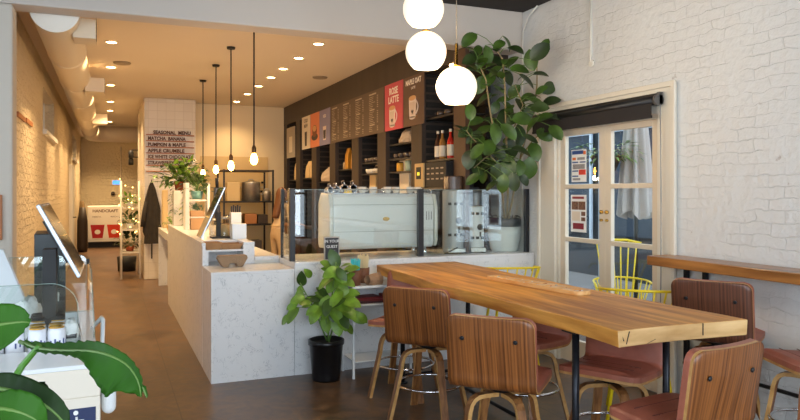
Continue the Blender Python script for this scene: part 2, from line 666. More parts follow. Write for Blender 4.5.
# rear storefront wall behind the camera with its window bays
b = MB()
b.box(-2.6, XR, -1.9, -1.7, 0, 0.62)
b.box(-2.6, XR, -1.9, -1.7, 2.85, 3.5)
for x in (-2.6, -0.6, 1.5, 3.62):
    b.box(x, x + 0.16, -1.9, -1.7, 0.62, 2.85)
o = b.build('wall_rear', M_white); struct(o)
b = MB()
for x0, x1 in ((-2.44, -0.6), (-0.44, 1.5), (1.66, 3.62)):
    for z in (0.62, 1.5, 2.80):
        b.box(x0, x1, -1.68, -1.64, z, z + 0.045)
    for i in range(4):
        xx = x0 + (x1 - x0 - 0.04) * i / 3
        b.box(xx, xx + 0.04, -1.68, -1.64, 0.665, 2.80)
o = b.build('window_1', M_steelblk); struct(o)
# left side wall of the front room, with a long window
b = MB()
b.box(-2.7, -2.5, -1.9, 0.2, 0, 3.5)
b.box(-2.7, -2.5, 4.2, 6.18, 0, 3.5)
b.box(-2.7, -2.5, 0.2, 4.2, 0, 0.7)
b.box(-2.7, -2.5, 0.2, 4.2, 2.7, 3.5)
o = b.build('wall_left', M_white); struct(o)
# front room ceiling (dark) and steel joists
o = MB().box(-2.7, 4.1, -1.9, YH, 3.36, 3.5).build('ceiling_front', M_dkceil); struct(o)
b = MB()
for y in (4.8, 3.75, 2.7, 1.65, 0.6):
    b.box(-2.5, XR, y - 0.05, y + 0.05, 3.26, 3.36)
o = b.build('trim_1', M_dkceil); o.name = 'trim_1'; struct(o)
# header and the pier on the left
b = MB()
b.box(-2.5, XR, YH, YH + 0.25, 2.972, 3.5)
o = b.build('wall_header', M_header, bevel=0.01); struct(o)
o = MB().box(-2.5, XP, YH, YH + 0.25, 0, 2.972).build('wall_pier', mat('rough_plaster', (204, 196, 184), 0.7, bump=0.35, bscale=9), bevel=0.02); struct(o)
# corridor side wall with two small high windows
b = MB()
wins = [(10.0, 12.0), (17.8, 20.0)]
y = YH + 0.25
for y0, y1 in wins + [(YF, YF)]:
    b.box(XL - 0.25, XL, y, y0, 0, 3.4)
    if y1 > y0:
        b.box(XL - 0.25, XL, y0, y1, 0, 2.36)
        b.box(XL - 0.25, XL, y0, y1, 2.92, 3.4)
    y = y1
o = b.build('wall_corridor', M_brickL); struct(o)
for i, (y0, y1) in enumerate(wins):
    b = MB()
    b.box(XL - 0.22, XL - 0.18, y0, y1, 2.36, 2.92)
    b.mi = 1
    for q in (0.0, 0.5, 1.0):
        yy = y0 + (y1 - y0 - 0.05) * q
        b.box(XL - 0.18, XL - 0.13, yy, yy + 0.05, 2.36, 2.92)
    b.box(XL - 0.17, XL + 0.05, y0 - 0.03, y1 + 0.03, 2.30, 2.36)
    o = b.build('window_%d' % (i + 3), [mat('bluish_pane', (120, 140, 190), 0.15), M_white]); struct(o)
# back-of-house ceiling
o = MB().box(-1.1, 4.1, YH + 0.25, YF + 0.3, ZC, 3.5).build('ceiling_back', M_ceil); struct(o)
# far wall of the corridor, wall behind the kitchen
o = MB().box(-1.1, 4.1, YF, YF + 0.2, 0, ZC).build('wall_far', M_brickF); struct(o)
o = MB().box(1.46, 4.1, YB, YB + 0.2, 0, ZC).build('wall_kitchen', mat('kitchen_wall', (232, 212, 172), 0.55)); struct(o)
# tiled column block
def tile_mat():
    m = bpy.data.materials.new('white_tile')
    m.use_nodes = True
    nt = m.node_tree
    bb = nt.nodes['Principled BSDF']
    bb.inputs['Roughness'].default_value = 0.25
    tc = nt.nodes.new('ShaderNodeTexCoord')
    sp = nt.nodes.new('ShaderNodeSeparateXYZ')
    cb = nt.nodes.new('ShaderNodeCombineXYZ')
    ad = nt.nodes.new('ShaderNodeMath')
    nt.links.new(tc.outputs['Object'], sp.inputs[0])
    nt.links.new(sp.outputs['X'], ad.inputs[0])
    nt.links.new(sp.outputs['Y'], ad.inputs[1])
    nt.links.new(ad.outputs[0], cb.inputs['X'])
    nt.links.new(sp.outputs['Z'], cb.inputs['Y'])
    bt = nt.nodes.new('ShaderNodeTexBrick')
    bt.offset = 0.0
    bt.inputs['Scale'].default_value = 1
    bt.inputs['Brick Width'].default_value = 0.15
    bt.inputs['Row Height'].default_value = 0.15
    bt.inputs['Mortar Size'].default_value = 0.004
    bt.inputs['Color1'].default_value = lin((228, 220, 204)) + (1,)
    bt.inputs['Color2'].default_value = lin((222, 213, 196)) + (1,)
    bt.inputs['Mortar'].default_value = lin((212, 202, 184)) + (1,)
    nt.links.new(cb.outputs[0], bt.inputs['Vector'])
    nt.links.new(bt.outputs['Color'], bb.inputs['Base Color'])
    return m
M_tile = tile_mat()
o = MB().box(0.58, 1.46, 13.0, 16.0, 0, ZC).build('wall_column', M_tile, bevel=0.01); struct(o)
# corridor door on the left far end
b = MB()
b.box(XL, XL + 0.05, 16.4, 17.5, 0, 2.15)
b.mi = 1
b.box(XL + 0.05, XL + 0.065, 16.5, 17.4, 0.02, 2.05)
dr = b.build('door_1', [M_trim, M_white]); struct(dr)
MB().tube([(XL + 0.065, 16.6, 1.0), (XL + 0.12, 16.6, 1.0), (XL + 0.12, 16.75, 1.0)], 0.012).build('door_handle', M_black, dr)
# baseboards
o = MB().box(XL, XL + 0.015, YH + 0.26, 16.4, 0, 0.12).build('baseboard_corridor', M_trim); struct(o)
o = MB().box(0.6, 3.8, 22.9, YF, 0, 0.12).build('baseboard_far', M_trim); struct(o)

# ---------------------------------------------------------------- French door in the right wall
b = MB()
b.box(XR - 0.025, XR + 0.0, 3.88, DY0 - 0.0, 0, 2.35)         # trim, near jamb
b.box(XR - 0.025, XR + 0.0, DY1, 5.60, 0, 2.35)
b.box(XR - 0.025, XR + 0.0, DY0, DY1, DZ1, 2.35)
b.box(XR - 0.045, XR - 0.025, 3.86, 3.90, 0, 2.37)
b.box(XR - 0.045, XR - 0.025, 3.90, 5.62, 2.33, 2.37)
b.box(XR - 0.045, XR - 0.025, 5.58, 5.62, 0, 2.33)
o = b.build('trim_2', M_trim, bevel=0.004); struct(o)
b = MB()
b.box(XR + 0.0, XR + 0.095, DY0, DY0 + 0.03, 0, DZ1)
b.box(XR + 0.0, XR + 0.095, DY1 - 0.03, DY1, 0, DZ1)
b.box(XR + 0.0, XR + 0.095, DY0 + 0.03, DY1 - 0.03, DZ1 - 0.03, DZ1)
o = b.build('trim_3', M_trim); struct(o)
def leaf(n, y0, y1, handle_y):
    x0, x1 = XR + 0.02, XR + 0.06
    st = 0.075
    b = MB()
    b.box(x0, x1, y0, y0 + st, 0.01, 2.11)
    b.box(x0, x1, y1 - st, y1, 0.01, 2.11)
    for z0, z1 in ((0.01, 0.22), (0.635, 0.675), (1.10, 1.14), (1.58, 1.62), (2.06, 2.11)):
        b.box(x0, x1, y0 + st, y1 - st, z0, z1)
    o = b.build('door_%d' % n, M_sash, bevel=0.004)
    struct(o)
    MB().box(x0 + 0.018, x0 + 0.022, y0 + st - 0.003, y1 - st + 0.003, 0.22, 2.06).build('pane', M_glasst, o)
    h = MB()
    h.lathe([(0.016, 0), (0.016, 0.02), (0.006, 0.025)], (x0, handle_y, 1.38), 12, axis=(-1, 0, 0))
    h.lathe([(0.012, 0), (0.012, 0.02)], (x0, handle_y, 1.31), 12, axis=(-1, 0, 0))
    h.build('door_handle', M_brass, o)
leaf(2, DY0 + 0.03, 4.705, 4.67)
leaf(3, 4.705, DY1 - 0.03, 4.74)
# roller blind
bl = thing('roller_blind', 'black roller blind in a cassette above the French door', 'blind', (3.75, 4.8, 2.13))
def lb(bb):
    return bb
b = MB(); b.box(3.775, 3.803, 4.00 , 5.68, 2.215, 2.29)
b.tube([(3.77, 4.0, 2.235), (3.77, 5.68, 2.235)], 0.035, 14)
o = b.build('roller', M_black); o.parent = bl; o.location = -bl.location
b = MB(); b.box(3.745, 3.75, 4.03, 5.60, 2.12, 2.24); b.box(3.74, 3.756, 4.03, 5.60, 2.105, 2.125)
o = b.build('fabric', mat('blind_fabric', (40, 36, 36), 0.8)); o.parent = bl; o.location = -bl.location
b = MB(); b.lathe([(0.042, 0), (0.042, 0.03)], (3.77, 3.97, 2.235), 16, axis=(0, 1, 0))
b.box(3.77, 3.803, 3.97, 4.0, 2.205, 2.295)
o = b.build('bracket', mat('bracket_grey', (90, 88, 86), 0.5)); o.parent = bl; o.location = -bl.location
b = MB(); b.tube([(3.79, 3.985, 2.2), (3.79, 3.975, 1.5), (3.79, 3.98, 0.95), (3.79, 3.985, 0.55)], 0.004, 6)
b.tube([(3.775, 3.965, 2.2), (3.775, 3.962, 1.5), (3.785, 3.97, 0.95), (3.79, 3.985, 0.55)], 0.004, 6)
o = b.build('pull_chain', mat('chain_grey', (150, 150, 148), 0.4)); o.parent = bl; o.location = -bl.location

# posters on the door glass
def poster(z0, z1, y0, y1, label, rows, name='poster'):
    t = thing(name, label, 'poster', (XR + 0.036, (y0 + y1) / 2, z0))
    px = XR + 0.036
    b = MB(); b.box(px - 0.0012, px, y0, y1, z0, z1)
    o = b.build('sheet', M_paper, t); o.location = -t.location
    for (a0, a1, c0, c1, m) in rows:
        q = MB(); q.box(px - 0.0022, px - 0.0012, y1 - (y1 - y0) * c1, y1 - (y1 - y0) * c0, z1 - (z1 - z0) * a1, z1 - (z1 - z0) * a0)
        oo = q.build('printed_block', m, t); oo.location = -t.location
M_red = mat('print_red', (214, 66, 50), 0.6); M_maroon = mat('print_maroon', (140, 40, 52), 0.6)
M_pblue = mat('print_blue', (48, 78, 140), 0.6); M_porange = mat('print_orange', (226, 120, 60), 0.6)
M_photo = mat('print_photo', (120, 84, 66), 0.6, var=0.6, scale=60)
M_pgrey = mat('print_grey_text', (150, 146, 146), 0.6, var=0.4, scale=150)
M_beige = mat('print_beige', (230, 216, 196), 0.6)
poster(1.64, 1.93, 4.97, 5.18, 'white notice with blue heading and red oval on upper door pane', [
    (0.03, 0.14, 0.04, 0.8, M_pblue), (0.05, 0.16, 0.8, 0.97, M_porange), (0.24, 0.32, 0.06, 0.3, M_porange), (0.24, 0.32, 0.4, 0.9, M_pgrey),
    (0.37, 0.41, 0.05, 0.46, M_pblue), (0.37, 0.41, 0.56, 0.95, M_pblue), (0.45, 0.6, 0.08, 0.9, M_pgrey), (0.64, 0.68, 0.05, 0.46, M_pblue),
    (0.62, 0.78, 0.5, 0.96, M_red), (0.8, 0.84, 0.05, 0.46, M_pblue), (0.88, 0.95, 0.08, 0.6, M_pgrey)])
poster(1.19, 1.525, 4.97, 5.19, 'white menu flyer with maroon block and photos on middle door pane', [
    (0.05, 0.11, 0.1, 0.85, M_maroon), (0.18, 0.4, 0.06, 0.48, M_photo), (0.18, 0.4, 0.5, 0.94, M_photo), (0.45, 0.7, 0.08, 0.6, M_beige),
    (0.45, 0.56, 0.68, 0.94, M_photo), (0.6, 0.7, 0.68, 0.94, M_photo), (0.76, 0.92, 0.14, 0.84, M_maroon)], name='flyer')

# ---------------------------------------------------------------- street beyond the door
o = MB().box(4.2, 16, -8, 22, -0.18, -0.05).build('pavement_outside', mat('pavement', (120, 118, 116), 0.85, var=0.2, scale=4)); struct(o)
t = thing('shop_building', 'dark blue grey shop front across the lane seen through the door', 'building', (8.6, 9, -0.05))
M_dkblue = mat('dark_blue_front', (40, 50, 58), 0.6)
b = MB(); b.box(0, 1.5, -8, 7, 0, 5.0); b.build('wall', M_dkblue, t)
M_wpane = mat('shop_window', (40, 56, 72), 0.15)
for i in range(6):
    q = MB(); y = -7 + i * 2.2
    q.box(-0.05, 0, y, y + 1.6, 0.8, 2.7)
    o = q.build('shop_window', M_wpane, t)
    q = MB(); q.box(-0.09, -0.05, y - 0.06, y, 0.7, 2.8); q.box(-0.09, -0.05, y + 1.6, y + 1.66, 0.7, 2.8); q.box(-0.09, -0.05, y, y + 1.6, 2.7, 2.8); q.box(-0.09, -0.05, y, y + 1.6, 1.7, 1.76)
    q.build('window_frame', mat('white_frame', (200, 214, 226), 0.5), o)
# light columns of the neighbouring porch
for u, lab in ((559, 'pale blue timber post seen through the left door leaf'), (604.5, 'pale blue timber post seen through the right door leaf')):
    p = atX(u, 200, 4.75)
    b = MB(); b.box(-0.045, 0.045, -0.045, 0.045, 0, 3.6); b.box(-0.07, 0.07, -0.07, 0.07, 0, 0.2)
    o = b.build('porch_post', mat('pale_blue_post', (186, 204, 220), 0.5), loc=(p.x, p.y, -0.05))
    tag(o, lab, 'post', 'posts of the porch outside')
# closed patio parasol
p = atX(636, 200, 5.3)
t = thing('patio_parasol', 'closed grey beige patio parasol standing outside the door', 'parasol', (p.x, p.y, -0.05))
MB().tube([(0, 0, 0.02), (0, 0, 2.75)], 0.022, 10).build('pole', M_black, t)
MB().lathe([(0.26, 0), (0.26, 0.05), (0.05, 0.09)], (0, 0, 0), 20).build('base', M_black, t)
b = MB()
prof = []
rows = []
for j in range(12):
    z = 2.7 - 1.35 * j / 11
    r = 0.05 + 0.10 * (j / 11) ** 0.7
    rows.append([(r * (1 + 0.38 * math.cos(8 * a)) * math.cos(a), r * (1 + 0.38 * math.cos(8 * a)) * math.sin(a), z + (0.05 * math.sin(4 * a) if j == 11 else 0)) for a in [2 * PI * k / 64 for k in range(65)]])
b.grid(rows); b.build('canopy', mat('parasol_cloth', (196, 186, 178), 0.9), t)

# ---------------------------------------------------------------- leaf / plant helpers
def leaf_rows(L, W, curl=0.5, fold=0.25, n=7, m=2, wave=0.0, tipw=0.5, blunt=0.8):
    """local: base at origin, grows along +Y, face up +Z"""
    rows = []
    y, z, ang = 0.0, 0.0, 0.25
    for i in range(n + 1):
        s = i / n
        w = W * 0.5 * math.sin(PI * min(1, s ** tipw * 1.0)) ** blunt if 0 < s < 1 else 0.003
        row = []
        for k in range(-m, m + 1):
            q = k / m
            row.append(Vector((w * q, y, z + abs(q) * w * fold + wave * w * math.sin(5 * s + q))))
        rows.append(row)
        y += math.cos(ang) * L / n
        z += math.sin(ang) * L / n
        ang -= curl / n
    return rows
def add_leaf(b, base, direction, L, W, roll=0.0, curl=0.6, fold=0.25, n=7, tipw=0.7, up=(0, 0, 1), m=2, blunt=0.8):
    d = Vector(direction).normalized()
    u = Vector(up)
    x = d.cross(u)
    if x.length < 0.05:
        x = Vector((1, 0, 0))
    x.normalize()
    z = x.cross(d)
    Mx = Matrix((x, d, z)).transposed()
    if roll:
        Mx = Quaternion(d, roll).to_matrix() @ Mx
    rows = [[Vector(base) + Mx @ p for p in r] for r in leaf_rows(L, W, curl, fold, n, tipw=tipw, m=m, blunt=blunt)]
    b.grid(rows)

def rdir(rng, up=0.2):
    a = rng.uniform(0, 2 * PI)
    return Vector((math.cos(a), math.sin(a), rng.uniform(-0.4, 0.6) + up))

p = atX(606, 160, 5.0)
t = thing('hanging_basket', 'bushy green hanging basket outside behind the upper door panes', 'plant', (p.x, p.y, 1.80))
MB().lathe([(0.10, -0.02), (0.17, 0.14), (0.16, 0.14), (0.02, 0.08)], (0, 0, 0), 20).build('basket', M_dkbrown, t)
MB().tube([(0, 0, 0.1), (0, 0, 1.8)], 0.006, 6).build('hanger', M_black, t)
rg = random.Random(77); b = MB(); b2 = MB()
for k in range(240):
    d_ = rdir(rg, 0.25); d_.normalize()
    R_ = rg.uniform(0.1, 0.30)
    add_leaf(b if k % 2 else b2, Vector((0, 0, 0.12)) + Vector((d_.x * R_ * 1.3, d_.y * R_ * 1.3, d_.z * R_ * 0.9)), d_ + Vector((0, 0, -0.5)), 0.09, 0.03, 0, 0.8, 0.2, 4, 0.7, m=1)
b.build('foliage', M_green, t); b2.build('foliage', M_lime, t)

# ================================================================== DINING TABLE
t = thing('dining_table', 'long live edge wooden communal table on black steel posts', 'table', (2.5, 4.04, 0))
L0, L1 = -1.545, 1.54
NY = 34
def edge(side, y):
    s = (y - L0) / (L1 - L0)
    if side < 0:
        return -0.388 + 0.022 * math.sin(s * 7 + 0.6) + 0.012 * math.sin(s * 19)
    return 0.395 + 0.014 * math.sin(s * 6 + 2) + 0.008 * math.sin(s * 23 + 1)
b = MB()
top, bot = [], []
for j in range(NY + 1):
    y = L0 + (L1 - L0) * j / NY
    xl, xr = edge(-1, y), edge(1, y)
    yy = y
    rt, rb = [], []
    for k in range(9):
        q = k / 8
        x = xl + (xr - xl) * q
        dy = 0
        if j == 0:
            dy = 0.012 * math.sin(q * 5) - 0.01 * (q > 0.9)
        rt.append((x, yy + dy, 0.92))
        rb.append((x + (0.006 if k == 0 else (-0.006 if k == 8 else 0)), yy + dy, 0.842))
    top.append(rt)
    bot.append(rb)
VT = b.grid(top, smooth=False)
VB = b.grid(bot, smooth=False)
def strip(a, c, mi=0):
    for i in range(len(a) - 1):
        f = b.bm.faces.new((a[i], a[i + 1], c[i + 1], c[i]))
        f.material_index = mi
strip([r[0] for r in VT], [r[0] for r in VB])
strip([r[-1] for r in VT], [r[-1] for r in VB])
strip(VT[0], VB[0], 1)
strip(VT[-1], VB[-1], 1)
slab = b.build('tabletop', [M_table, M_tableend], t, bevel=0.006)
# dark checks in the near end
b = MB()
M_crack = mat('dark_crack', (48, 34, 24), 0.8)
for x, z0, z1, dx in ((-0.33, 0.855, 0.912, 0.02), (-0.345, 0.87, 0.9, -0.012), (0.13, 0.86, 0.918, 0.002), (-0.2, 0.846, 0.862, 0.05)):
    y = L0 + 0.012 * math.sin((x + 0.388) / 0.78 * 5) - 0.0012
    b.prism([(x + 0.004, y, z0), (x + 0.01, y, z0), (x + dx + 0.008, y, z1), (x + dx + 0.002, y, z1)], (0, 0.004, 0))
b.build('end_check', M_crack, slab)
for x in (-0.3, 0.3):
    for y in (-1.14, 1.11):
        b = MB()
        b.tube([(x, y, 0), (x, y, 0.836)], 0.019, 14)
        b.lathe([(0.04, 0), (0.04, 0.012)], (x, y, 0), 16)
        b.box(x - 0.05, x + 0.05, y - 0.05, y + 0.05, 0.834, 0.842)
        b.build('leg', M_steelblk, t)
b = MB()
for y in (-1.14, 1.11):
    b.tube([(-0.3, y, 0.06), (0.3, y, 0.06)], 0.014, 10)
b.tube([(0, -1.14, 0.06), (0, 1.11, 0.06)], 0.014, 10)
b.box(-0.03, 0.03, 1.08, 1.14, 0.035, 0.085)
b.build('stretcher', M_steelblk, t)

# mancala board lying on the table
a0 = atZ(492, 276.5, 0.935); a1 = atZ(586, 293, 0.935)
mid = (a0 + a1) / 2
dv = (a1 - a0); LM = dv.length
t = thing('mancala_board', 'long light wooden mancala board with glass beads on the table', 'board game', (mid.x, mid.y, 0.9215), math.atan2(dv.y, dv.x))
b = MB()
NX, NYY = 88, 14
WM = 0.135
pits = [(-0.415 * LM, 0, 0.042, 0.052)] + [(0.415 * LM, 0, 0.042, 0.052)] + [((i - 2.5) * LM * 0.118, s * 0.033, 0.026, 0.027) for i in range(6) for s in (-1, 1)]
def hz(x, y):
    z = 0.024
    for px, py, rx, ry in pits:
        q = ((x - px) / rx) ** 2 + ((y - py) / ry) ** 2
        if q < 1:
            z = min(z, 0.024 - 0.016 * math.sqrt(1 - q))
    return z
rows = []
for i in range(NX + 1):
    x = (i / NX - 0.5) * LM
    e = max(0.0, abs(x) - (LM / 2 - 0.045))
    hw = WM / 2 if e <= 0 else max(0.012, (WM / 2 - 0.045) + math.sqrt(max(0, 0.045 ** 2 - e ** 2)))
    rows.append([(x, hw * (2 * k / NYY - 1), hz(x, hw * (2 * k / NYY - 1))) for k in range(NYY + 1)])
V = b.grid(rows)
low = [[(p[0], p[1] * 0.96, 0.0) for p in (r[0], r[-1])] for r in rows]
VL = b.grid([[l[0], l[1]] for l in low], smooth=False)
for i in range(NX):
    b.bm.faces.new((V[i][0], V[i + 1][0], VL[i + 1][0], VL[i][0]))
    b.bm.faces.new((V[i][-1], V[i + 1][-1], VL[i + 1][1], VL[i][1]))
b.bm.faces.new([v for v in V[0]] + [VL[0][1], VL[0][0]])
b.bm.faces.new([v for v in V[-1]] + [VL[-1][1], VL[-1][0]])
b.build('board', wood_mat('mancala_wood', (224, 158, 88), (246, 200, 136), (1, 8, 8), 4, 0.35, 0.3), t)
rng = random.Random(3)
M_bead = [mat('bead_white', (240, 234, 228), 0.1), mat('bead_red', (170, 50, 44), 0.1), mat('bead_clear', (200, 190, 176), 0.08)]
cab = math.atan2(dv.y, dv.x)
bead0 = None
nb = 0
for pi_, (px, py, rx, ry) in enumerate(pits):
    for k in range(7 if pi_ < 2 else (2 if pi_ % 2 else 1)):
        ax = px + rng.uniform(-0.6, 0.6) * rx
        ay = py + rng.uniform(-0.6, 0.6) * ry
        z = hz(ax, ay) + 0.0055
        wx = mid.x + ax * math.cos(cab) - ay * math.sin(cab)
        wy = mid.y + ax * math.sin(cab) + ay * math.cos(cab)
        ci = rng.randrange(3)
        o = MB().sphere((0, 0, 0), 0.009, 10, 6, (1, 1, 0.75)).build('glass_bead', M_bead[ci if rng.random() < 0.5 else 0], loc=(wx, wy, 0.9215 + z))
        tag(o, 'small glass bead lying in a pit of the mancala board', 'bead', 'glass beads of the mancala board')

# ================================================================== BAR STOOLS
def make_stool(name, label, wood, dz=0.0):
    t = thing(name, label, 'stool', (0, 0, 0), 0, None)
    # profile (y, z) of the outer (plywood) face; front of the seat towards +Y
    prof = []
    def P(y, z): prof.append(Vector((0, y, z + dz)))
    bx0 = -0.235
    for i in range(9):
        s = i / 8
        P(bx0 + 0.045 * s, 0.915 - 0.315 * s)
    cy, cz, rr = -0.19 + 0.075, 0.60, 0.085
    for i in range(1, 8):
        a = PI + (PI / 2) * i / 8
        P(cy - 0.002 + 0.075 * math.cos(a), 0.595 + 0.075 * math.sin(a) - 0.0)
    for i in range(0, 11):
        s = i / 10
        P(-0.10 + 0.335 * s, 0.52 + 0.018 * s * s)
    # arc lengths
    n = len(prof)
    L = [0]
    for i in range(1, n):
        L.append(L[-1] + (prof[i] - prof[i - 1]).length)
    tot = L[-1]
    dense = []
    M_ = 60
    for k in range(M_ + 1):
        # cluster samples near the ends
        q = k / M_
        s = tot * (0.5 - 0.5 * math.cos(PI * q)) * 0.5 + tot * q * 0.5
        i = max(j for j in range(n) if L[j] <= s + 1e-9)
        i = min(i, n - 2)
        f = (s - L[i]) / (L[i + 1] - L[i])
        dense.append((prof[i].lerp(prof[i + 1], f), s))
    W = 0.465
    rc = 0.05
    def half(s):
        d = min(s, tot - s)
        if d < rc:
            return W / 2 - rc + math.sqrt(max(0, rc ** 2 - (rc - d) ** 2))
        return W / 2
    def slab(t0, t1, shrink, name_, m, round_=False):
        b = MB()
        A, B = [], []
        for i, (p, s) in enumerate(dense):
            a = dense[max(0, i - 1)][0]
            c = dense[min(M_, i + 1)][0]
            tg = (c - a).normalized()
            nr = Vector((0, -tg.z, tg.y))    # towards the sitter
            if nr.dot(Vector((0, 0.3, 1))) < 0:
                nr = -nr
            back = max(0, min(1, (p.z - dz - 0.6) / 0.2))
            ra, rb_ = [], []
            h = half(s) - shrink
            for k in range(13):
                q = k / 12 * 2 - 1
                x = h * q
                bow = 0.022 * (1 - q * q) * back * -1 + 0.022 * back * 0
                sag = 0.0
                edge_ = (1 - abs(q) ** 6) if round_ else 1
                ed2 = min(1, min(s, tot - s) / 0.03) ** 0.5 if round_ else 1
                pa = p + nr * (t0) + Vector((x, bow, 0))
                pb = p + nr * (t0 + (t1 - t0) * max(0.55, edge_ * ed2) if round_ else t1) + Vector((x, bow, 0))
                if round_ and back < 0.5:
                    pb += Vector((0, 0, 0))
                ra.append(pa)
                rb_.append(pb)
            A.append(ra)
            B.append(rb_)
        VA = b.grid(A)
        VB_ = b.grid(B)
        def st(x, y):
            for i in range(len(x) - 1):
                f = b.bm.faces.new((x[i], x[i + 1], y[i + 1], y[i]))
                f.material_index = 1
        st([r[0] for r in VA], [r[0] for r in VB_])
        st([r[-1] for r in VA], [r[-1] for r in VB_])
        st(VA[0], VB_[0])
        st(VA[-1], VB_[-1])
        return b.build(name_, m, t)
    slab(0.0, 0.014, 0.0, 'seat_shell', [wood, M_plyedge])
    cu = slab(0.0145, 0.062, -0.003, 'seat_cushion', [M_leather, M_leather], True)
    # stitched channels across the seat
    b = MB()
    for y in (0.02, 0.12):
        b.tube([(x * 0.17, y, 0.5815 + dz + 0.018 * ((y + 0.1) / 0.335) ** 2) for x in (-1, 0, 1)], 0.0022, 6)
    b.build('stitching', mat('dark_stitch', (96, 44, 32), 0.6), cu)
    for x in (-0.14, 0.14):
        MB().lathe([(0.0115, 0), (0.0115, 0.003), (0.007, 0.006)], (x, -0.2365 - 0.0, 0.80 + dz), 14, axis=(0, -1, -0.15)).build('bolt', M_black, t)
    # swivel plate
    b = MB()
    b.lathe([(0.085, 0.497 + dz), (0.085, 0.5165 + dz)], (0, 0.02, 0), 24)
    b.lathe([(0.05, 0.480 + dz), (0.05, 0.498 + dz)], (0, 0.02, 0), 24)
    b.build('swivel_plate', M_black, t)
    # bent legs
    for k in range(4):
        a = PI / 4 + k * PI / 2
        ux, uy = math.cos(a), math.sin(a)
        pr = [(0.03, 0.468), (0.11, 0.468), (0.145, 0.464), (0.172, 0.450), (0.190, 0.425), (0.200, 0.390), (0.207, 0.34), (0.29, -dz)]
        pts = [(ux * r, 0.02 + uy * r, z + dz) for r, z in pr]
        hw, hh = 0.024, 0.011
        b = MB()
        b.tube(pts, 1.0, sec=[(hh, hw), (-hh, hw), (-hh, -hw), (hh, -hw)], up=(0, 0, 1))
        # side faces get the light ply edge
        for f in b.bm.faces:
            f.normal_update()
            tn = Vector((-uy, ux, 0))
            if abs(f.normal.dot(tn)) > 0.8:
                f.material_index = 1
        b.build('leg', [M_bent if wood is M_walnut else M_walnut, M_plyedge], t)
    b = MB()
    zr = 0.235 + dz
    rr = 0.207 + (0.29 - 0.207) * (0.34 - 0.235) / (0.34 + dz) - 0.016 + 0.004
    b.tube([(rr * math.cos(2 * PI * k / 40), 0.02 + rr * math.sin(2 * PI * k / 40), zr) for k in range(40)], 0.009, 8, closed=True)
    b.build('footrest_ring', M_chrome, t)
    return t
G_st = 'walnut bar stools around the long table'
st = make_stool('bar_stool', 'walnut backed bar stool second from the far end, back to the room', M_walnut)
def heading(deg):
    return -R(deg)
spots = [
    ((2.02, 4.29), 48, 'walnut bar stool with its back to the room beside the white side table'),
    ((1.94, 3.20), 47, 'walnut bar stool with its back to the room at the middle of the table'),
    ((2.335, 2.32), -7, 'nearest bar stool, drawn up to the near end of the table'),
    ((2.63, 3.13), -117, 'leather bar stool tucked under the near right side of the table'),
    ((2.62, 3.98), -112, 'leather bar stool under the table beyond the middle stool'),
    ((2.12, 4.90), 225, 'far bar stool mostly hidden behind another stool at the table end'),
]
for i, ((x, y), hd, lab) in enumerate(spots):
    if i == 0:
        st.location = (x, y, 0); st.rotation_euler = (0, 0, heading(hd)); st['label'] = lab; st['group'] = G_st
    else:
        dup(st, (x, y, 0), heading(hd), lab, G_st)
s2 = make_stool('bar_stool', 'dark walnut bar stool drawn up below the wall ledge', M_walnutdk, 0.09)
s2.location = (3.585, 3.26, 0); s2.rotation_euler = (0, 0, heading(60)); s2['group'] = 'tall stools at the wall ledge'
dup(s2, (3.49, 2.52, 0), heading(-67), 'dark bar stool cut off by the right edge, below the ledge', 'tall stools at the wall ledge')

# ================================================================== WALL LEDGE
t = thing('bar_ledge', 'thick wooden bar ledge running along the white brick wall', 'ledge', (3.72, 2.0, 0))
b = MB()
b.box(-0.11, 0.128, -2.6, 1.93, 1.02, 1.088)
b.build('ledge_top', M_ledge, t, bevel=0.006)
def ledge_leg(y):
    b = MB()
    b.box(-0.015 + 0.1, 0.015 + 0.1, y - 0.015, y + 0.015, 0, 1.02)
    b.build('support_post', M_steelblk, t)
for y in (1.76, 1.59, -0.4):
    ledge_leg(y)
b = MB(); b.tube([(0.075, -2.4, 0.33), (0.075, 1.76, 0.33)], 0.013, 10)
b.build('foot_rail', M_steelblk, t)

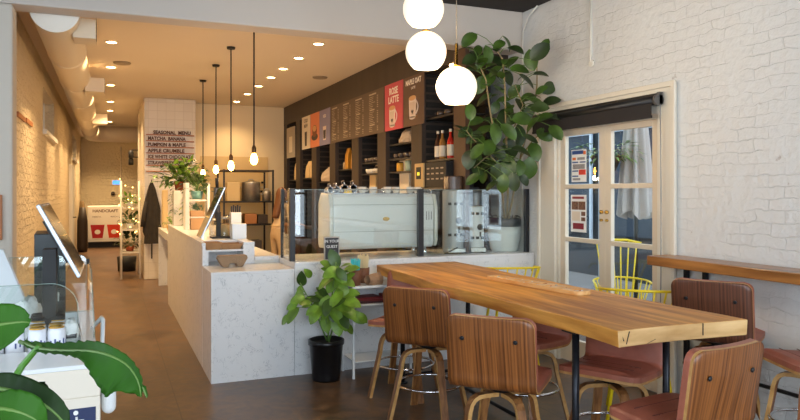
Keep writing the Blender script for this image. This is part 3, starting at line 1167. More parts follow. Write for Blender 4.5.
# ================================================================== YELLOW CHAIRS
def yellow_chair(label, loc, rot, tall):
    t = thing('metal_chair', label, 'chair', (loc[0], loc[1], loc[2]), rot, None)
    seat = MB()
    hs = 0.46 if tall else 0.62
    pts = [(0.21 * math.cos(a) * (1 + 0.12 * math.cos(2 * a)), 0.20 * math.sin(a), hs) for a in [2 * PI * k / 28 for k in range(28)]]
    seat.prism(pts, (0, 0, 0.018))
    seat.build('seat', M_yellow, t, bevel=0.006)
    for sx, sy in ((1, 1), (-1, 1), (1, -1), (-1, -1)):
        MB().tube([(sx * 0.13, sy * 0.12, hs - 0.002), (sx * 0.215, sy * 0.20, 0.0)], 0.013, 8).build('leg', M_yellow, t)
    rail_z = hs + 0.26
    rail = [(0.27 * math.cos(a), -0.02 - 0.235 * math.sin(a), rail_z + (0.02 * math.sin(a))) for a in [PI * (k / 20) for k in range(21)]]
    rail = [(0.262, 0.14, rail_z - 0.05), (0.27, 0.10, rail_z - 0.005)] + rail + [(-0.27, 0.10, rail_z - 0.005), (-0.262, 0.14, rail_z - 0.05)]
    MB().tube(rail, 0.0095, 8).build('arm_rail', M_yellow, t)
    for k in range(11):
        a = PI * (k + 0.0) / 10
        top_ = (0.27 * math.cos(a), -0.02 - 0.235 * math.sin(a), rail_z + 0.02 * math.sin(a))
        bot_ = (0.19 * math.cos(a), -0.17 * math.sin(a), hs + 0.012)
        MB().tube([bot_, top_], 0.0065, 6).build('spindle', M_yellow, t)
    if tall:
        for k in range(6):
            q = (k - 2.5) / 2.5
            MB().tube([(q * 0.12, -0.19, hs + 0.01), (q * 0.20, -0.30, hs + 0.64)], 0.0075, 6).build('back_spindle', M_yellow, t)
        MB().tube([(-0.24, -0.28, hs + 0.62), (-0.1, -0.315, hs + 0.65), (0.1, -0.315, hs + 0.65), (0.24, -0.28, hs + 0.62)], 0.014, 8).build('crest_rail', M_yellow, t)
    return t
yellow_chair('yellow metal armchair with rounded rail behind the far end of the table', (3.28, 5.28, 0), R(-15), False)
yellow_chair('yellow metal armchair whose rail shows behind the table before the door', (3.38, 3.745, 0), R(-40), False)
yellow_chair('yellow tall backed metal chair standing outside the French door', (4.62, 5.36, -0.05), R(150), True)

# ================================================================== PENDANT GLOBES
def globe(u, v, zc, label, first=None):
    p = atD(u, v, zc)
    t = thing('globe_pendant', label, 'lamp', (p.x, p.y, p.z), 0, 'opal globe pendants over the table')
    r = 20.5 * zc / F
    b = MB()
    prof = []
    for k in range(20):
        ph = 0.12 + (PI - 0.12 - 0.62) * k / 19
        prof.append((r * math.sin(ph), r * math.cos(ph)))
    b.lathe(prof, (0, 0, 0), 40)
    b.build('lamp_shade', M_globe, t)
    b = MB()
    b.lathe([(0.02, r * 0.985), (0.03, r * 0.99 + 0.004), (0.03, r + 0.008), (0.011, r + 0.012), (0.011, r + 0.16), (0.006, r + 0.165)], (0, 0, 0), 16)
    b.build('stem', M_brass, t)
    MB().tube([(0, 0, r + 0.16), (0, 0, 3.33 - p.z)], 0.004, 6).build('cord', mat('grey_cord', (120, 112, 100), 0.6), t)
    MB().lathe([(0.05, 3.33 - p.z), (0.05, 3.358 - p.z)], (0, 0, 0), 20).build('ceiling_rose', M_brass, t)
    l = bpy.data.lights.new('globe_light', 'POINT')
    l.energy = 13
    l.color = (1.0, 0.78, 0.52)
    l.shadow_soft_size = 0.10
    lo = bpy.data.objects.new('globe_light', l)
    COL.objects.link(lo)
    lo.location = (p.x, p.y, p.z - r * 0.84 - 0.11)
    return t
globe(423.5, 9, 4.75, 'topmost opal glass globe pendant, cut by the top of the photo')
globe(426, 52, 4.95, 'middle opal glass globe pendant of the three')
globe(456.5, 87, 4.9, 'lowest opal glass globe pendant, on a brass rod')

# warm ceiling spots added out of view to brighten the right brick wall
def added_spot(x, y, tx, ty, tz, power, label):
    t = thing('added_spotlight', label, 'lamp', (x, y, 3.2), 0, 'added spotlights brightening the brick wall')
    d_ = (Vector((tx, ty, tz)) - Vector((x, y, 3.1))).normalized()
    MB().tube([(0, 0, 0.16), (0, 0, -0.08)], 0.012, 8).build('stem', M_black, t)
    MB().lathe([(0.05, -0.07), (0.055, 0.07), (0.048, 0.07), (0.045, 0.05), (0.01, 0.045)], (0, 0, -0.1), 20, axis=d_).build('lamp_head', M_black, t)
    MB().lathe([(0.044, 0.052), (0.043, 0.055)], (0, 0, -0.1), 20, axis=d_).build('lens', M_downl, t)
    l = bpy.data.lights.new('added_spot_beam', 'SPOT')
    l.energy = power
    l.color = (1.0, 0.80, 0.55)
    l.spot_size = R(110)
    l.spot_blend = 0.9
    l.shadow_soft_size = 0.08
    o = bpy.data.objects.new('added_spot_beam', l)
    COL.objects.link(o)
    o.location = Vector((x, y, 3.1)) + d_ * 0.08
    o.rotation_euler = d_.to_track_quat('-Z', 'Y').to_euler()
added_spot(1.6, 3.2, 3.85, 4.6, 2.6, 40, 'added unseen spotlight brightening the wall above the French door')
added_spot(1.6, 1.4, 3.85, 2.8, 2.4, 30, 'added unseen spotlight brightening the brick wall above the ledge')

# ================================================================== MARBLE COUNTERS
# front bar counter under the glass
t = thing('bar_counter', 'white speckled marble bar counter running to the right wall', 'counter', (2.6, 5.9, 0))
b = MB(); b.box(1.45 - 2.6, XR - 0.005 - 2.6, 5.72 - 5.9, 5.745 - 5.9, 0, 0.93); b.build('front_panel', M_marble, t)
b = MB(); b.box(1.45 - 2.6, 1.475 - 2.6, 5.745 - 5.9, 6.46 - 5.9, 0, 0.93); b.build('side_panel', M_marble, t)
b = MB(); b.box(1.45 - 2.6, XR - 0.005 - 2.6, 5.715 - 5.9, 6.46 - 5.9, 0.93, 0.955); b.build('countertop', M_marble, t, bevel=0.003)
# low order counter
t = thing('order_counter', 'low marble order counter with the bright corner towards the aisle', 'counter', (1.1, 6.0, 0))
b = MB(); b.box(0.763 - 1.1, 1.447 - 1.1, -0.28, -0.255, 0, 0.875); b.build('front_panel', M_marble, t)
b = MB(); b.box(0.763 - 1.1, 0.788 - 1.1, -0.255, 0.277, 0, 0.875); b.build('side_panel', M_marble, t)
b = MB(); b.box(0.760 - 1.1, 1.447 - 1.1, -0.283, 0.277, 0.875, 0.90); b.build('countertop', M_marble, t, bevel=0.003)
# raised long counter along the aisle
t = thing('service_counter', 'long raised marble counter along the aisle', 'counter', (1.0, 8.2, 0))
def lb4(x0, x1, y0, y1, z0, z1):
    return (x0 - 1.0, x1 - 1.0, y0 - 8.2, y1 - 8.2, z0, z1)
b = MB(); b.box(*lb4(0.763, 0.79, 6.30, 10.1, 0, 1.075)); b.build('aisle_panel', M_marble, t)
b = MB(); b.box(*lb4(0.79, 0.815, 6.28, 6.62, 0.901, 1.02)); b.box(*lb4(1.12, 1.22, 6.28, 6.62, 0, 1.075))
b.box(*lb4(0.763, 0.79, 6.28, 6.30, 0.90, 1.075)); b.box(*lb4(0.79, 1.12, 6.60, 6.62, 0.901, 1.02))
b.box(*lb4(0.79, 1.12, 6.28, 6.62, 0.86, 0.90))
b.build('recess', M_marble, t)
b = MB(); b.box(*lb4(0.79, 1.12, 6.28, 6.62, 1.02, 1.035)); b.build('recess_shelf', M_marble, t)
b = MB(); b.box(*lb4(0.758, 1.22, 6.62, 10.1, 1.075, 1.10)); b.box(*lb4(1.12, 1.22, 6.27, 6.62, 1.075, 1.10)); b.box(*lb4(0.758, 0.79, 6.275, 6.62, 1.075, 1.10))
b.build('countertop', M_marble, t, bevel=0.002)
b = MB(); b.box(*lb4(1.195, 1.22, 6.62, 10.1, 0, 1.075)); b.build('back_panel', M_white, t)
# work counter between
t = thing('work_counter', 'low marble work counter behind the order counter, lit warm', 'counter', (1.34, 7.2, 0))
b = MB(); b.box(1.225 - 1.34, 1.447 - 1.34, 6.30 - 7.2, 8.2 - 7.2, 0.0, 0.93); b.build('base', M_white, t)
b = MB(); b.box(1.225 - 1.34, 1.447 - 1.34, 6.28 - 7.2, 8.2 - 7.2, 0.93, 0.965); b.build('countertop', M_marble, t, bevel=0.002)
# far lower counter with an open knee space
t = thing('access_counter', 'lower far counter with knee space at the end of the marble run', 'counter', (1.0, 11.1, 0))
b = MB()
b.box(-0.237, 0.22, 0.97, 1.0, 0, 0.93); b.box(-0.1, -0.07, -0.97, 0.97, 0, 0.90)
b.build('panel', M_marble, t)
b = MB(); b.box(-0.24, 0.22, -0.98, 1.0, 0.93, 0.965); b.box(-0.237, -0.21, -0.97, 0.97, 0.86, 0.93); b.build('countertop', M_marble, t)

# ================================================================== GLASS GUARD
t = thing('glass_guard', 'clear glass guard with black posts on the bar counter', 'glass screen', (2.6, 5.82, 0.955))
def gb(x0, x1, y0, y1, z0, z1):
    return (x0 - 2.6, x1 - 2.6, y0 - 5.82, y1 - 5.82, z0 - 0.955, z1 - 0.955)
for x0, x1 in ((1.475, 2.635), (2.69, 3.80)):
    MB().box(*gb(x0, x1, 5.816, 5.824, 0.962, 1.57)).build('glass_panel', M_glass, t)
MB().box(*gb(1.445, 1.453, 5.85, 6.16, 0.962, 1.57)).build('glass_panel', M_glass, t)
M_gedge = mat('glass_edge_green', (150, 168, 160), 0.2)
for x0, x1 in ((1.475, 2.635), (2.69, 3.80)):
    MB().box(*gb(x0, x1, 5.8165, 5.8235, 1.5702, 1.573)).build('glass_edge', M_gedge, t)
for x0, x1, y0, y1 in ((1.43, 1.475, 5.80, 5.85), (2.635, 2.69, 5.80, 5.84), (3.80, 3.84, 5.80, 5.84), (1.437, 1.465, 6.16, 6.19)):
    MB().box(*gb(x0, x1, y0, y1, 0.9555, 1.58)).build('post', M_black, t, bevel=0.002)

# ================================================================== ESPRESSO MACHINE
t = thing('espresso_machine', 'large pale mint espresso machine behind the glass guard', 'coffee machine', (2.36, 6.14, 0.956))
b = MB()
prof = [(-0.185, 0.095), (-0.2, 0.13), (-0.2, 0.46), (-0.18, 0.545), (-0.15, 0.575), (0.10, 0.575), (0.12, 0.5), (0.12, 0.3), (-0.02, 0.28), (-0.02, 0.14), (0.2, 0.12), (0.2, 0.07), (-0.16, 0.07)]
b.prism([(-0.5, y, z) for y, z in prof], (1.0, 0, 0))
body = b.build('body', M_mint, t, bevel=0.012, seg=3)
for s in (-1, 1):
    b = MB()
    pr = [(-0.19, 0.08), (-0.215, 0.13), (-0.215, 0.45), (-0.17, 0.575), (0.08, 0.59), (0.16, 0.5), (0.17, 0.12), (0.14, 0.07)]
    x = s * 0.502
    b.prism([(x, y, z) for y, z in pr], (s * 0.035, 0, 0))
    b.build('side_cheek', mat('mint_cheek', (206, 206, 196), 0.22, coat=0.3), t, bevel=0.012, seg=3)
b = MB()
for z in (0.23, 0.475):
    b.box(-0.498, 0.498, -0.2015, -0.199, z, z + 0.004)
b.build('panel_seam', mat('seam_grey', (130, 140, 134), 0.4), body)
b = MB(); b.lathe([(0.034, 0), (0.034, 0.003)], (0, 0, 0), 24, axis=(0, -1, 0))
o = b.build('badge', M_brass, t); o.location = (0.01, -0.2003, 0.345); o.scale = (1, 1, 0.55)
b = MB()
for x in (0.42, 0.445, 0.47):
    b.box(x, x + 0.006, -0.2012, -0.199, 0.33, 0.41)
b.build('vent_slot', M_black, body)
for x in (-0.44, 0.44):
    for y in (-0.12, 0.14):
        MB().lathe([(0.022, 0.0), (0.022, 0.02), (0.015, 0.07)], (x, y, 0), 14).build('foot', M_chrome, t)
b = MB(); b.box(-0.48, 0.48, -0.15, 0.1, 0.576, 0.582)
for y in (-0.16, 0.11):
    b.tube([(-0.49, y, 0.615), (0.49, y, 0.615)], 0.006, 8)
for x in (-0.49, 0, 0.49):
    for y in (-0.16, 0.11):
        b.tube([(x, y, 0.575), (x, y, 0.615)], 0.005, 6)
b.build('cup_tray', M_chrome, t)
for x in (-0.3, 0.0, 0.3):
    g = MB(); g.lathe([(0.035, 0.2), (0.035, 0.28)], (x, 0.09, 0), 16); g.tube([(x, 0.1, 0.215), (x, 0.25, 0.2)], 0.012, 8)
    g.build('group_head', M_chrome, t)
# cups stacked on the machine
def cup_mesh(r=0.04, h=0.06):
    b = MB(); b.lathe([(r * 0.6, 0), (r * 0.92, h * 0.5), (r, h), (r * 0.9, h), (r * 0.8, h * 0.5), (r * 0.5, 0.006)], (0, 0, 0), 16)
    b.tube([(r * 0.9, 0, h * 0.8), (r * 1.45, 0, h * 0.75), (r * 1.4, 0, h * 0.35), (r * 0.85, 0, h * 0.3)], 0.004, 6)
    return b
M_cupw = mat('white_china', (232, 226, 214), 0.25)
first = None
k = 0
TOPZ = 0.956 + 0.583
for (x, y) in ((2.2, 6.12), (2.32, 6.15), (2.45, 6.1), (2.56, 6.16), (2.68, 6.1), (2.78, 6.15)):
    if first is None:
        first = cup_mesh().build('coffee_cup', M_cupw, loc=(x, y, TOPZ))
        tag(first, 'white coffee cup standing on top of the espresso machine', 'cup', 'cups on the espresso machine')
    else:
        o = first.copy(); COL.objects.link(o); o.location = (x, y, TOPZ); o.rotation_euler = (0, 0, k)
    k += 1.3
# steel pitchers lying mouth-out above the machine: silver rounds with dark faces
M_face = mat('dark_round', (70, 88, 104), 0.3)
pit = None
for i, (u, v, sc) in enumerate(((345, 180, 1.0), (354, 180, 1.0), (337, 181, 0.8), (331, 182, 0.75))):
    p = atY(u, v, 6.05)
    t2 = thing('milk_pitcher', 'steel pitcher lying on its side on the espresso machine, ' + ['second from right', 'rightmost', 'third from right', 'leftmost'][i], 'pitcher', (p.x, p.y, TOPZ + 0.042 * sc), 0, 'steel pitchers on the espresso machine')
    r = 0.041 * sc
    b = MB(); b.lathe([(r * 0.2, -0.11), (r * 0.9, -0.1), (r, -0.02), (r, 0.0), (r * 0.86, 0.0), (r * 0.86, -0.02)], (0, 0, 0), 20, axis=(0, -1, 0)); b.build('jug', M_chrome, t2)
    MB().lathe([(r * 0.84, -0.022), (r * 0.84, -0.02)], (0, 0, 0), 20, axis=(0, -1, 0)).build('inside', M_face, t2)
    MB().tube([(0, 0.09, r), (0, 0.10, r * 1.7), (0, 0.03, r * 1.8), (0, 0.02, r)], 0.005, 6).build('handle', M_chrome, t2)

# ================================================================== GRINDERS, POT, ITEMS ON THE BAR
def grinder(u0, u1, vt, y, label, m, dark_top):
    p = atY((u0 + u1) / 2, 200, y)
    zc = p.y * CT + p.x * ST
    w = (u1 - u0) * zc / F
    H = EYE + (192 - vt) * zc / F - 0.956
    t = thing('coffee_grinder', label, 'coffee grinder', (p.x, p.y, 0.956), -0.25)
    b = MB()
    r = w / 2
    sec = [(r * math.cos(a) * (abs(math.cos(a)) ** -0.25 if abs(math.cos(a)) > 0.2 else 1.2), r * math.sin(a)) for a in [2 * PI * k / 28 for k in range(28)]]
    b.prism([(x * 0.86, y_, 0.0) for x, y_ in sec], (0, 0, H - 0.14))
    b.build('body', m, t, bevel=0.012)
    b = MB(); b.prism([(x * 0.80, y_ * 0.9, H - 0.139) for x, y_ in sec], (0, 0, 0.139)); b.build('hopper', dark_top, t, bevel=0.01)
    b = MB()
    for z in (H * 0.22, H * 0.62):
        for x in (-0.5, 0.0, 0.5):
            b.box(x * r - 0.016, x * r + 0.016, -r * 1.03, -r * 0.95, z, z + 0.026)
    b.build('vent', M_dark, t)
    b = MB(); b.lathe([(0.03, 0), (0.03, 0.012), (0.012, 0.018)], (r * 0.25, -r * 0.99, H * 0.42), 16, axis=(0, -1, 0)); b.build('knob', M_dark, t)
    b = MB(); b.box(r * 0.2, r * 0.34, -r * 1.02, -r * 0.97, H * 0.26, H * 0.34); b.build('switch', M_dark, t)
    MB().box(-r * 0.75, r * 0.75, -r * 1.35, -r * 0.9, 0, 0.05).build('tray', M_steel, t, bevel=0.006)
grinder(441, 465, 176, 6.06, 'tall grey steel coffee grinder right of the espresso machine', mat('grinder_grey', (176, 178, 178), 0.45, 0.1), mat('hopper_smoke', (84, 64, 50), 0.25))
grinder(465, 485, 192, 6.05, 'shorter white coffee grinder beside the white plant pot', mat('grinder_white', (226, 228, 228), 0.4), mat('hopper_dark', (58, 66, 78), 0.2))
# black cable loop
b = MB()
cab_ = [atY(u, v, 5.93) for u, v in ((455, 247), (448, 251), (442, 254), (452, 256), (466, 252), (478, 253), (481, 256))]
for q in cab_:
    q.z = max(q.z, 0.964)
    q.y = 5.865 + 0.02 * math.sin(q.x * 9)
b.tube(cab_, 0.006, 8)
o = b.build('power_cable', M_black); tag(o, 'black power cable lying on the counter before the grinders', 'cable')

# potted fiddle tree
t = thing('rubber_tree', 'tall rubber plant in a white pot on the bar counter by the wall', 'plant', (3.675, 6.0, 0.956))
def rp(u, v, zc):
    return atD(u, v, zc) - Vector((3.675, 6.0, 0.956))
r = 0.17
b = MB(); b.lathe([(r * 0.74, 0), (r * 0.80, 0.02), (r * 0.97, 0.17), (r, 0.25), (r * 0.95, 0.25), (r * 0.9, 0.2), (r * 0.3, 0.19)], (0, 0, 0), 36, cap=True); b.build('pot', M_pot, t)
b = MB(); b.lathe([(r * 0.95, 0.251), (r * 1.0, 0.253), (r * 1.0, 0.325), (r * 0.93, 0.33), (r * 0.92, 0.27)], (0, 0, 0), 36, cap=False); b.build('pot_liner', mat('slate_liner', (56, 62, 72), 0.4), t)
b = MB(); b.lathe([(r * 0.91, 0.27), (r * 0.91, 0.29), (0.02, 0.30)], (0, 0, 0), 24); b.build('soil', M_soil, t)
stems = [
    [(505, 222, 6.93), (502, 190, 6.78), (497, 150, 6.45), (490, 110, 6.3), (486, 80, 6.2), (478, 62, 6.15)],
    [(507, 222, 6.93), (508, 180, 6.7), (506, 130, 6.4), (505, 90, 6.25), (503, 60, 6.2), (494, 45, 6.2)],
    [(508, 222, 6.95), (514, 190, 6.8), (522, 150, 6.6), (534, 110, 6.6), (537, 85, 6.55), (537, 62, 6.5)],
    [(499, 165, 6.5), (485, 150, 6.35), (472, 138, 6.25), (466, 130, 6.2)],
    [(497, 150, 6.45), (485, 158, 6.3), (474, 168, 6.25)],
    [(506, 140, 6.45), (515, 125, 6.35), (523, 105, 6.35), (515, 85, 6.3)],
    [(520, 158, 6.6), (533, 140, 6.5), (545, 130, 6.5)],
]
b = MB()
for i, s_ in enumerate(stems):
    pts = [rp(*q) for q in s_]
    dense_ = []
    for a, c in zip(pts, pts[1:]):
        for k in range(4):
            dense_.append(a.lerp(c, k / 4))
    dense_.append(pts[-1])
    n_ = len(dense_)
    b.tube(dense_, [0.012 * (1 - 0.6 * k / n_) if i < 3 else 0.007 * (1 - 0.5 * k / n_) for k in range(n_)], 7)
b.build('stem', M_stem, t)
# leaves: (u, v, length px, angle on the picture in degrees ccw from right)
LV = [(469, 40, 20, 215), (466, 49, 20, 185), (499, 45, 18, 240), (507, 44, 20, 290), (516, 50, 22, 355), (540, 52, 24, 55), (532, 60, 22, 110), (545, 45, 18, 60),
      (478, 50, 18, 60), (481, 62, 18, 250), (470, 60, 18, 200), (487, 55, 20, 300), (520, 70, 26, 330), (526, 82, 24, 330), (541, 75, 20, 20), (542, 90, 18, 30),
      (495, 72, 20, 200), (507, 78, 22, 280), (488, 82, 22, 230), (480, 85, 22, 250), (500, 92, 20, 320), (514, 92, 20, 220), (528, 98, 20, 200), (537, 103, 20, 350),
      (520, 105, 22, 300), (540, 108, 22, 15), (484, 100, 20, 210), (495, 108, 18, 260), (508, 112, 22, 310), (503, 120, 24, 240), (522, 120, 22, 340), (534, 125, 22, 240),
      (545, 118, 22, 5), (476, 122, 20, 220), (470, 112, 18, 100), (465, 133, 20, 210), (474, 138, 22, 240), (484, 132, 22, 200), (495, 134, 24, 290), (509, 132, 24, 330),
      (518, 136, 24, 270), (530, 140, 22, 310), (545, 135, 20, 330), (549, 130, 20, 250), (488, 148, 22, 240), (478, 152, 22, 210), (498, 152, 22, 300), (510, 150, 24, 250),
      (522, 152, 24, 320), (535, 152, 22, 290), (469, 160, 22, 235), (478, 168, 24, 250), (488, 166, 22, 220), (498, 170, 26, 270), (509, 168, 24, 300), (520, 168, 22, 250),
      (529, 168, 22, 300), (552, 102, 20, 350), (556, 133, 22, 330), (549, 88, 18, 40), (557, 118, 18, 10), (484, 178, 18, 240), (503, 184, 22, 250), (514, 182, 20, 300), (524, 180, 18, 280), (492, 186, 18, 240), (473, 180, 18, 230), (497, 62, 18, 130),
      (512, 62, 20, 20), (474, 70, 18, 170), (529, 112, 18, 60), (503, 100, 18, 160), (513, 120, 20, 200), (491, 122, 18, 160)]
rng = random.Random(11)
b1, b2 = MB(), MB()
stem_pts = []
for s_ in stems:
    pts = [rp(*q) for q in s_]
    for a, c in zip(pts, pts[1:]):
        for k in range(5):
            stem_pts.append(a.lerp(c, k / 5))
RIGHT = Vector((CT, -ST, 0)); FWD = Vector((ST, CT, 0)); UP = Vector((0, 0, 1))
pet = MB()
for i, (u, v, L, ang) in enumerate(LV):
    zc = 6.35 + rng.uniform(-0.32, 0.22)
    if u > 530:
        zc = min(zc, 6.55 - (u - 530) * 0.006)
    p = rp(u, v, zc)
    a = R(ang + rng.uniform(-28, 28))
    Lr = L * rng.uniform(0.78, 1.05) * zc / F
    dr_ = (RIGHT * math.cos(a) + UP * math.sin(a) + FWD * rng.uniform(-0.5, 0.35)).normalized()
    base = p - dr_ * Lr * 0.5
    if (base + Vector((3.675, 6.0, 0.956))).y > 6.1 - 0.0:
        base.y -= 0.1
    bb = b1 if rng.random() < 0.55 else b2
    # leaf faces the room more or less
    face = (-FWD * rng.uniform(0.3, 1.0) + UP * rng.uniform(0.2, 1.0) + RIGHT * rng.uniform(-0.5, 0.5)).normalized()
    add_leaf(bb, base, dr_, Lr, Lr * rng.uniform(0.55, 0.70), 0, rng.uniform(0.3, 1.0), 0.18, 8, 0.95, up=face, blunt=0.6)
    near = min(stem_pts, key=lambda q: (q - base).length)
    pet.tube([near, (near + base) / 2 + Vector((0, 0, 0.02)), base, base + dr_ * Lr * 0.4], [0.004, 0.003, 0.003, 0.001], 5)
for k in range(46):
    q_ = rng.choice(stem_pts[6:])
    d_ = rdir(rng, 0.1); d_.y -= 0.6; d_.normalize()
    L_ = rng.uniform(0.10, 0.16)
    q2_ = q_ + d_ * rng.uniform(0.02, 0.12)
    if q2_.x + L_ > 0.14:
        continue
    add_leaf(b1 if k % 2 else b2, q2_, d_, L_, L_ * 0.6, 0, rng.uniform(0.3, 1.0), 0.18, 7, 0.95, blunt=0.6)
    pet.tube([q_, q2_], [0.003, 0.002], 5)
for bb in (b1, b2, pet):
    for v_ in bb.bm.verts:
        v_.co.x = min(v_.co.x, 0.165)
b1.build('foliage', M_green, t)
b2.build('foliage', M_greendk, t)
pet.build('leaf_stalks', M_stemgr, t)
# drooping dry stalk bits in the pot
b = MB()
for k in range(9):
    a = k * 0.7
    b.tube([(0.1 * math.cos(a), 0.1 * math.sin(a), 0.29), (0.13 * math.cos(a + .3), 0.13 * math.sin(a + .3), 0.36), (0.17 * math.cos(a + .5), 0.17 * math.sin(a + .5), 0.34)], 0.004, 5)
b.build('dry_twigs', M_black, t)

# ================================================================== POTTED PLANT ON THE FLOOR
t = thing('potted_plant', 'bright green plant in a black nursery pot on the floor', 'plant', (1.66, 5.50, 0))
b = MB(); b.lathe([(0.112, 0.0), (0.116, 0.02), (0.138, 0.29), (0.15, 0.295), (0.15, 0.33), (0.138, 0.335), (0.13, 0.29), (0.02, 0.28)], (0, 0, 0), 36); b.build('pot', M_blackpot, t)
b = MB(); b.lathe([(0.13, 0.285), (0.128, 0.305), (0.01, 0.31)], (0, 0, 0), 24); b.build('soil', M_soil, t)
rng = random.Random(5)
stm = MB(); lf = MB(); lf2 = MB()
zc0 = 5.72
def q3(u, v, dz=0.0):
    return atD(u, v, zc0 + dz) - Vector((1.66, 5.50, 0))
LS = [  # stem top, list of leaves (u, v, len px, angle)
    ((300, 283), [(302, 278, 17, 90), (297, 300, 16, 200), (299, 297, 15, 260), (306, 304, 14, 0), (292, 316, 20, 230)]),
    ((336, 262), [(334, 258, 20, 115), (326, 266, 18, 150), (345, 266, 18, 30), (352, 270, 18, 10), (331, 273, 20, 200), (340, 276, 20, 320), (347, 282, 20, 340), (333, 284, 22, 240), (343, 291, 20, 300), (325, 284, 18, 215)]),
    ((322, 300), [(318, 306, 18, 215), (315, 316, 20, 240), (326, 308, 24, 260), (328, 322, 24, 270), (336, 316, 20, 300), (322, 292, 16, 130), (312, 300, 16, 170)]),
    ((345, 300), [(352, 304, 22, 340), (350, 314, 22, 325), (358, 318, 18, 320), (338, 326, 22, 280), (344, 322, 18, 310), (336, 300, 20, 230), (352, 294, 18, 10)]),
]
for (tu, tv), leaves in LS:
    topp = q3(tu, tv, rng.uniform(-0.1, 0.0))
    root = Vector((rng.uniform(-0.04, 0.04), rng.uniform(-0.04, 0.04), 0.30))
    midp = root.lerp(topp, 0.5) + Vector((0, 0, 0.04))
    pts = [root, root.lerp(midp, 0.5), midp, midp.lerp(topp, 0.6), topp]
    stm.tube(pts, [0.007, 0.007, 0.006, 0.005, 0.004], 7)
    for (u, v, L, ang) in leaves:
        dzc = rng.uniform(-0.16, 0.02)
        p = q3(u, v, dzc)
        a = R(ang)
        Lr = L * (zc0 + dzc) / F * 1.1
        d_ = (RIGHT * math.cos(a) + UP * math.sin(a) - FWD * rng.uniform(-0.1, 0.6)).normalized()
        base = p - d_ * Lr * 0.5
        face = (-FWD * rng.uniform(0.3, 0.9) + UP * rng.uniform(0.4, 1.0) + RIGHT * rng.uniform(-0.4, 0.4)).normalized()
        for e_ in range(1):
            q_ = p + Vector((rng.uniform(-.06, .06), rng.uniform(-.07, .07), rng.uniform(-.07, .05)))
            dq_ = (d_ + Vector((rng.uniform(-.6, .6), rng.uniform(-.6, .6), rng.uniform(-.5, .3)))).normalized()
            add_leaf(lf2 if rng.random() < 0.7 else lf, q_ - dq_ * Lr * 0.4, dq_, Lr * 0.75, Lr * 0.42, 0, rng.uniform(0.4, 1.0), 0.15, 6, 0.9, up=face, blunt=0.65)
        add_leaf(lf if rng.random() < 0.3 else lf2, base, d_, Lr * 0.95, Lr * 0.56, 0, rng.uniform(0.4, 1.0), 0.15, 8, 0.9, up=face, blunt=0.65)
        near = min(pts, key=lambda w_: (w_ - base).length)
        stm.tube([near, base, base + d_ * Lr * 0.3], [0.003, 0.0025, 0.001], 5)
stm.build('stem', M_stemgr, t)
lf.build('foliage', M_green, t)
lf2.build('foliage', M_lime, t)

# ================================================================== WHITE SIDE TABLE WITH BOOKS AND CUPS
t = thing('side_table', 'slim white metal side table with shelves against the marble', 'side table', (2.13, 5.56, 0))
W2, D2 = 0.25, 0.15
for z, h_ in ((0.745, 0.022), (0.60, 0.012), (0.13, 0.012)):
    b = MB(); b.box(-W2, W2, -D2, D2, z, z + h_); b.build('shelf' if z < 0.7 else 'table_top', M_gloss, t, bevel=0.002)
for x in (-W2 - 0.009, W2 + 0.009):
    for y in (-D2 + 0.01, D2 - 0.01):
        b = MB(); b.box(x - 0.009, x + 0.009, y - 0.009, y + 0.009, 0, 0.767); b.build('leg', M_gloss, t)
M_bk = [mat('book_maroon', (110, 34, 36), 0.5), mat('book_dark', (60, 28, 34), 0.5), mat('book_red', (140, 48, 44), 0.5)]
def book(x, y, z, w, d, h, rot, m, label):
    t = thing('book', label, 'book', (x, y, z), rot, 'books on the white side table')
    MB().box(-w / 2, w / 2, -d / 2, d / 2, 0, h).build('cover', m, t, bevel=0.002)
    MB().box(-w / 2 + 0.006, w / 2 - 0.002, -d / 2 + 0.002, d / 2 + 0.001, 0.003, h - 0.003).build('pages', M_paper, t)
book(2.03, 5.55, 0.6125, 0.27, 0.2, 0.018, 0.05, M_bk[1], 'bottom maroon book of the pile on the side table shelf')
book(2.03, 5.55, 0.631, 0.26, 0.19, 0.016, -0.08, M_bk[0], 'middle maroon book of the pile on the side table shelf')
book(2.02, 5.55, 0.6475, 0.25, 0.18, 0.014, 0.12, M_bk[0], 'top maroon book of the pile on the side table shelf')
book(2.27, 5.56, 0.6125, 0.16, 0.22, 0.05, 0.0, M_bk[2], 'thick dark red book lying right of the pile')
def straw_cup(x, y, label, m, ht, glow):
    t = thing('utensil_cup', label, 'cup', (x, y, 0.7675))
    MB().lathe([(0.046, 0), (0.055, 0.13), (0.05, 0.13), (0.043, 0.006)], (0, 0, 0), 24).build('cup', M_cup, t)
    rg = random.Random(int(x * 100))
    b = MB()
    for k in range(34):
        a = rg.uniform(0, 2 * PI); rr_ = 0.038 * math.sqrt(rg.random())
        x0, y0 = rr_ * math.cos(a), rr_ * math.sin(a)
        b.tube([(x0 * 0.85, y0 * 0.85, 0.01), (x0 * 1.35, y0 * 1.35, ht + rg.uniform(-0.01, 0.01))], 0.0045, 6)
    b.build(glow, m, t)
straw_cup(1.905, 5.48, 'brown cup filled with turquoise straws on the side table', M_straw, 0.215, 'straws')
straw_cup(2.03, 5.62, 'brown cup filled with birch stir sticks on the side table', M_cream, 0.235, 'stir_sticks')
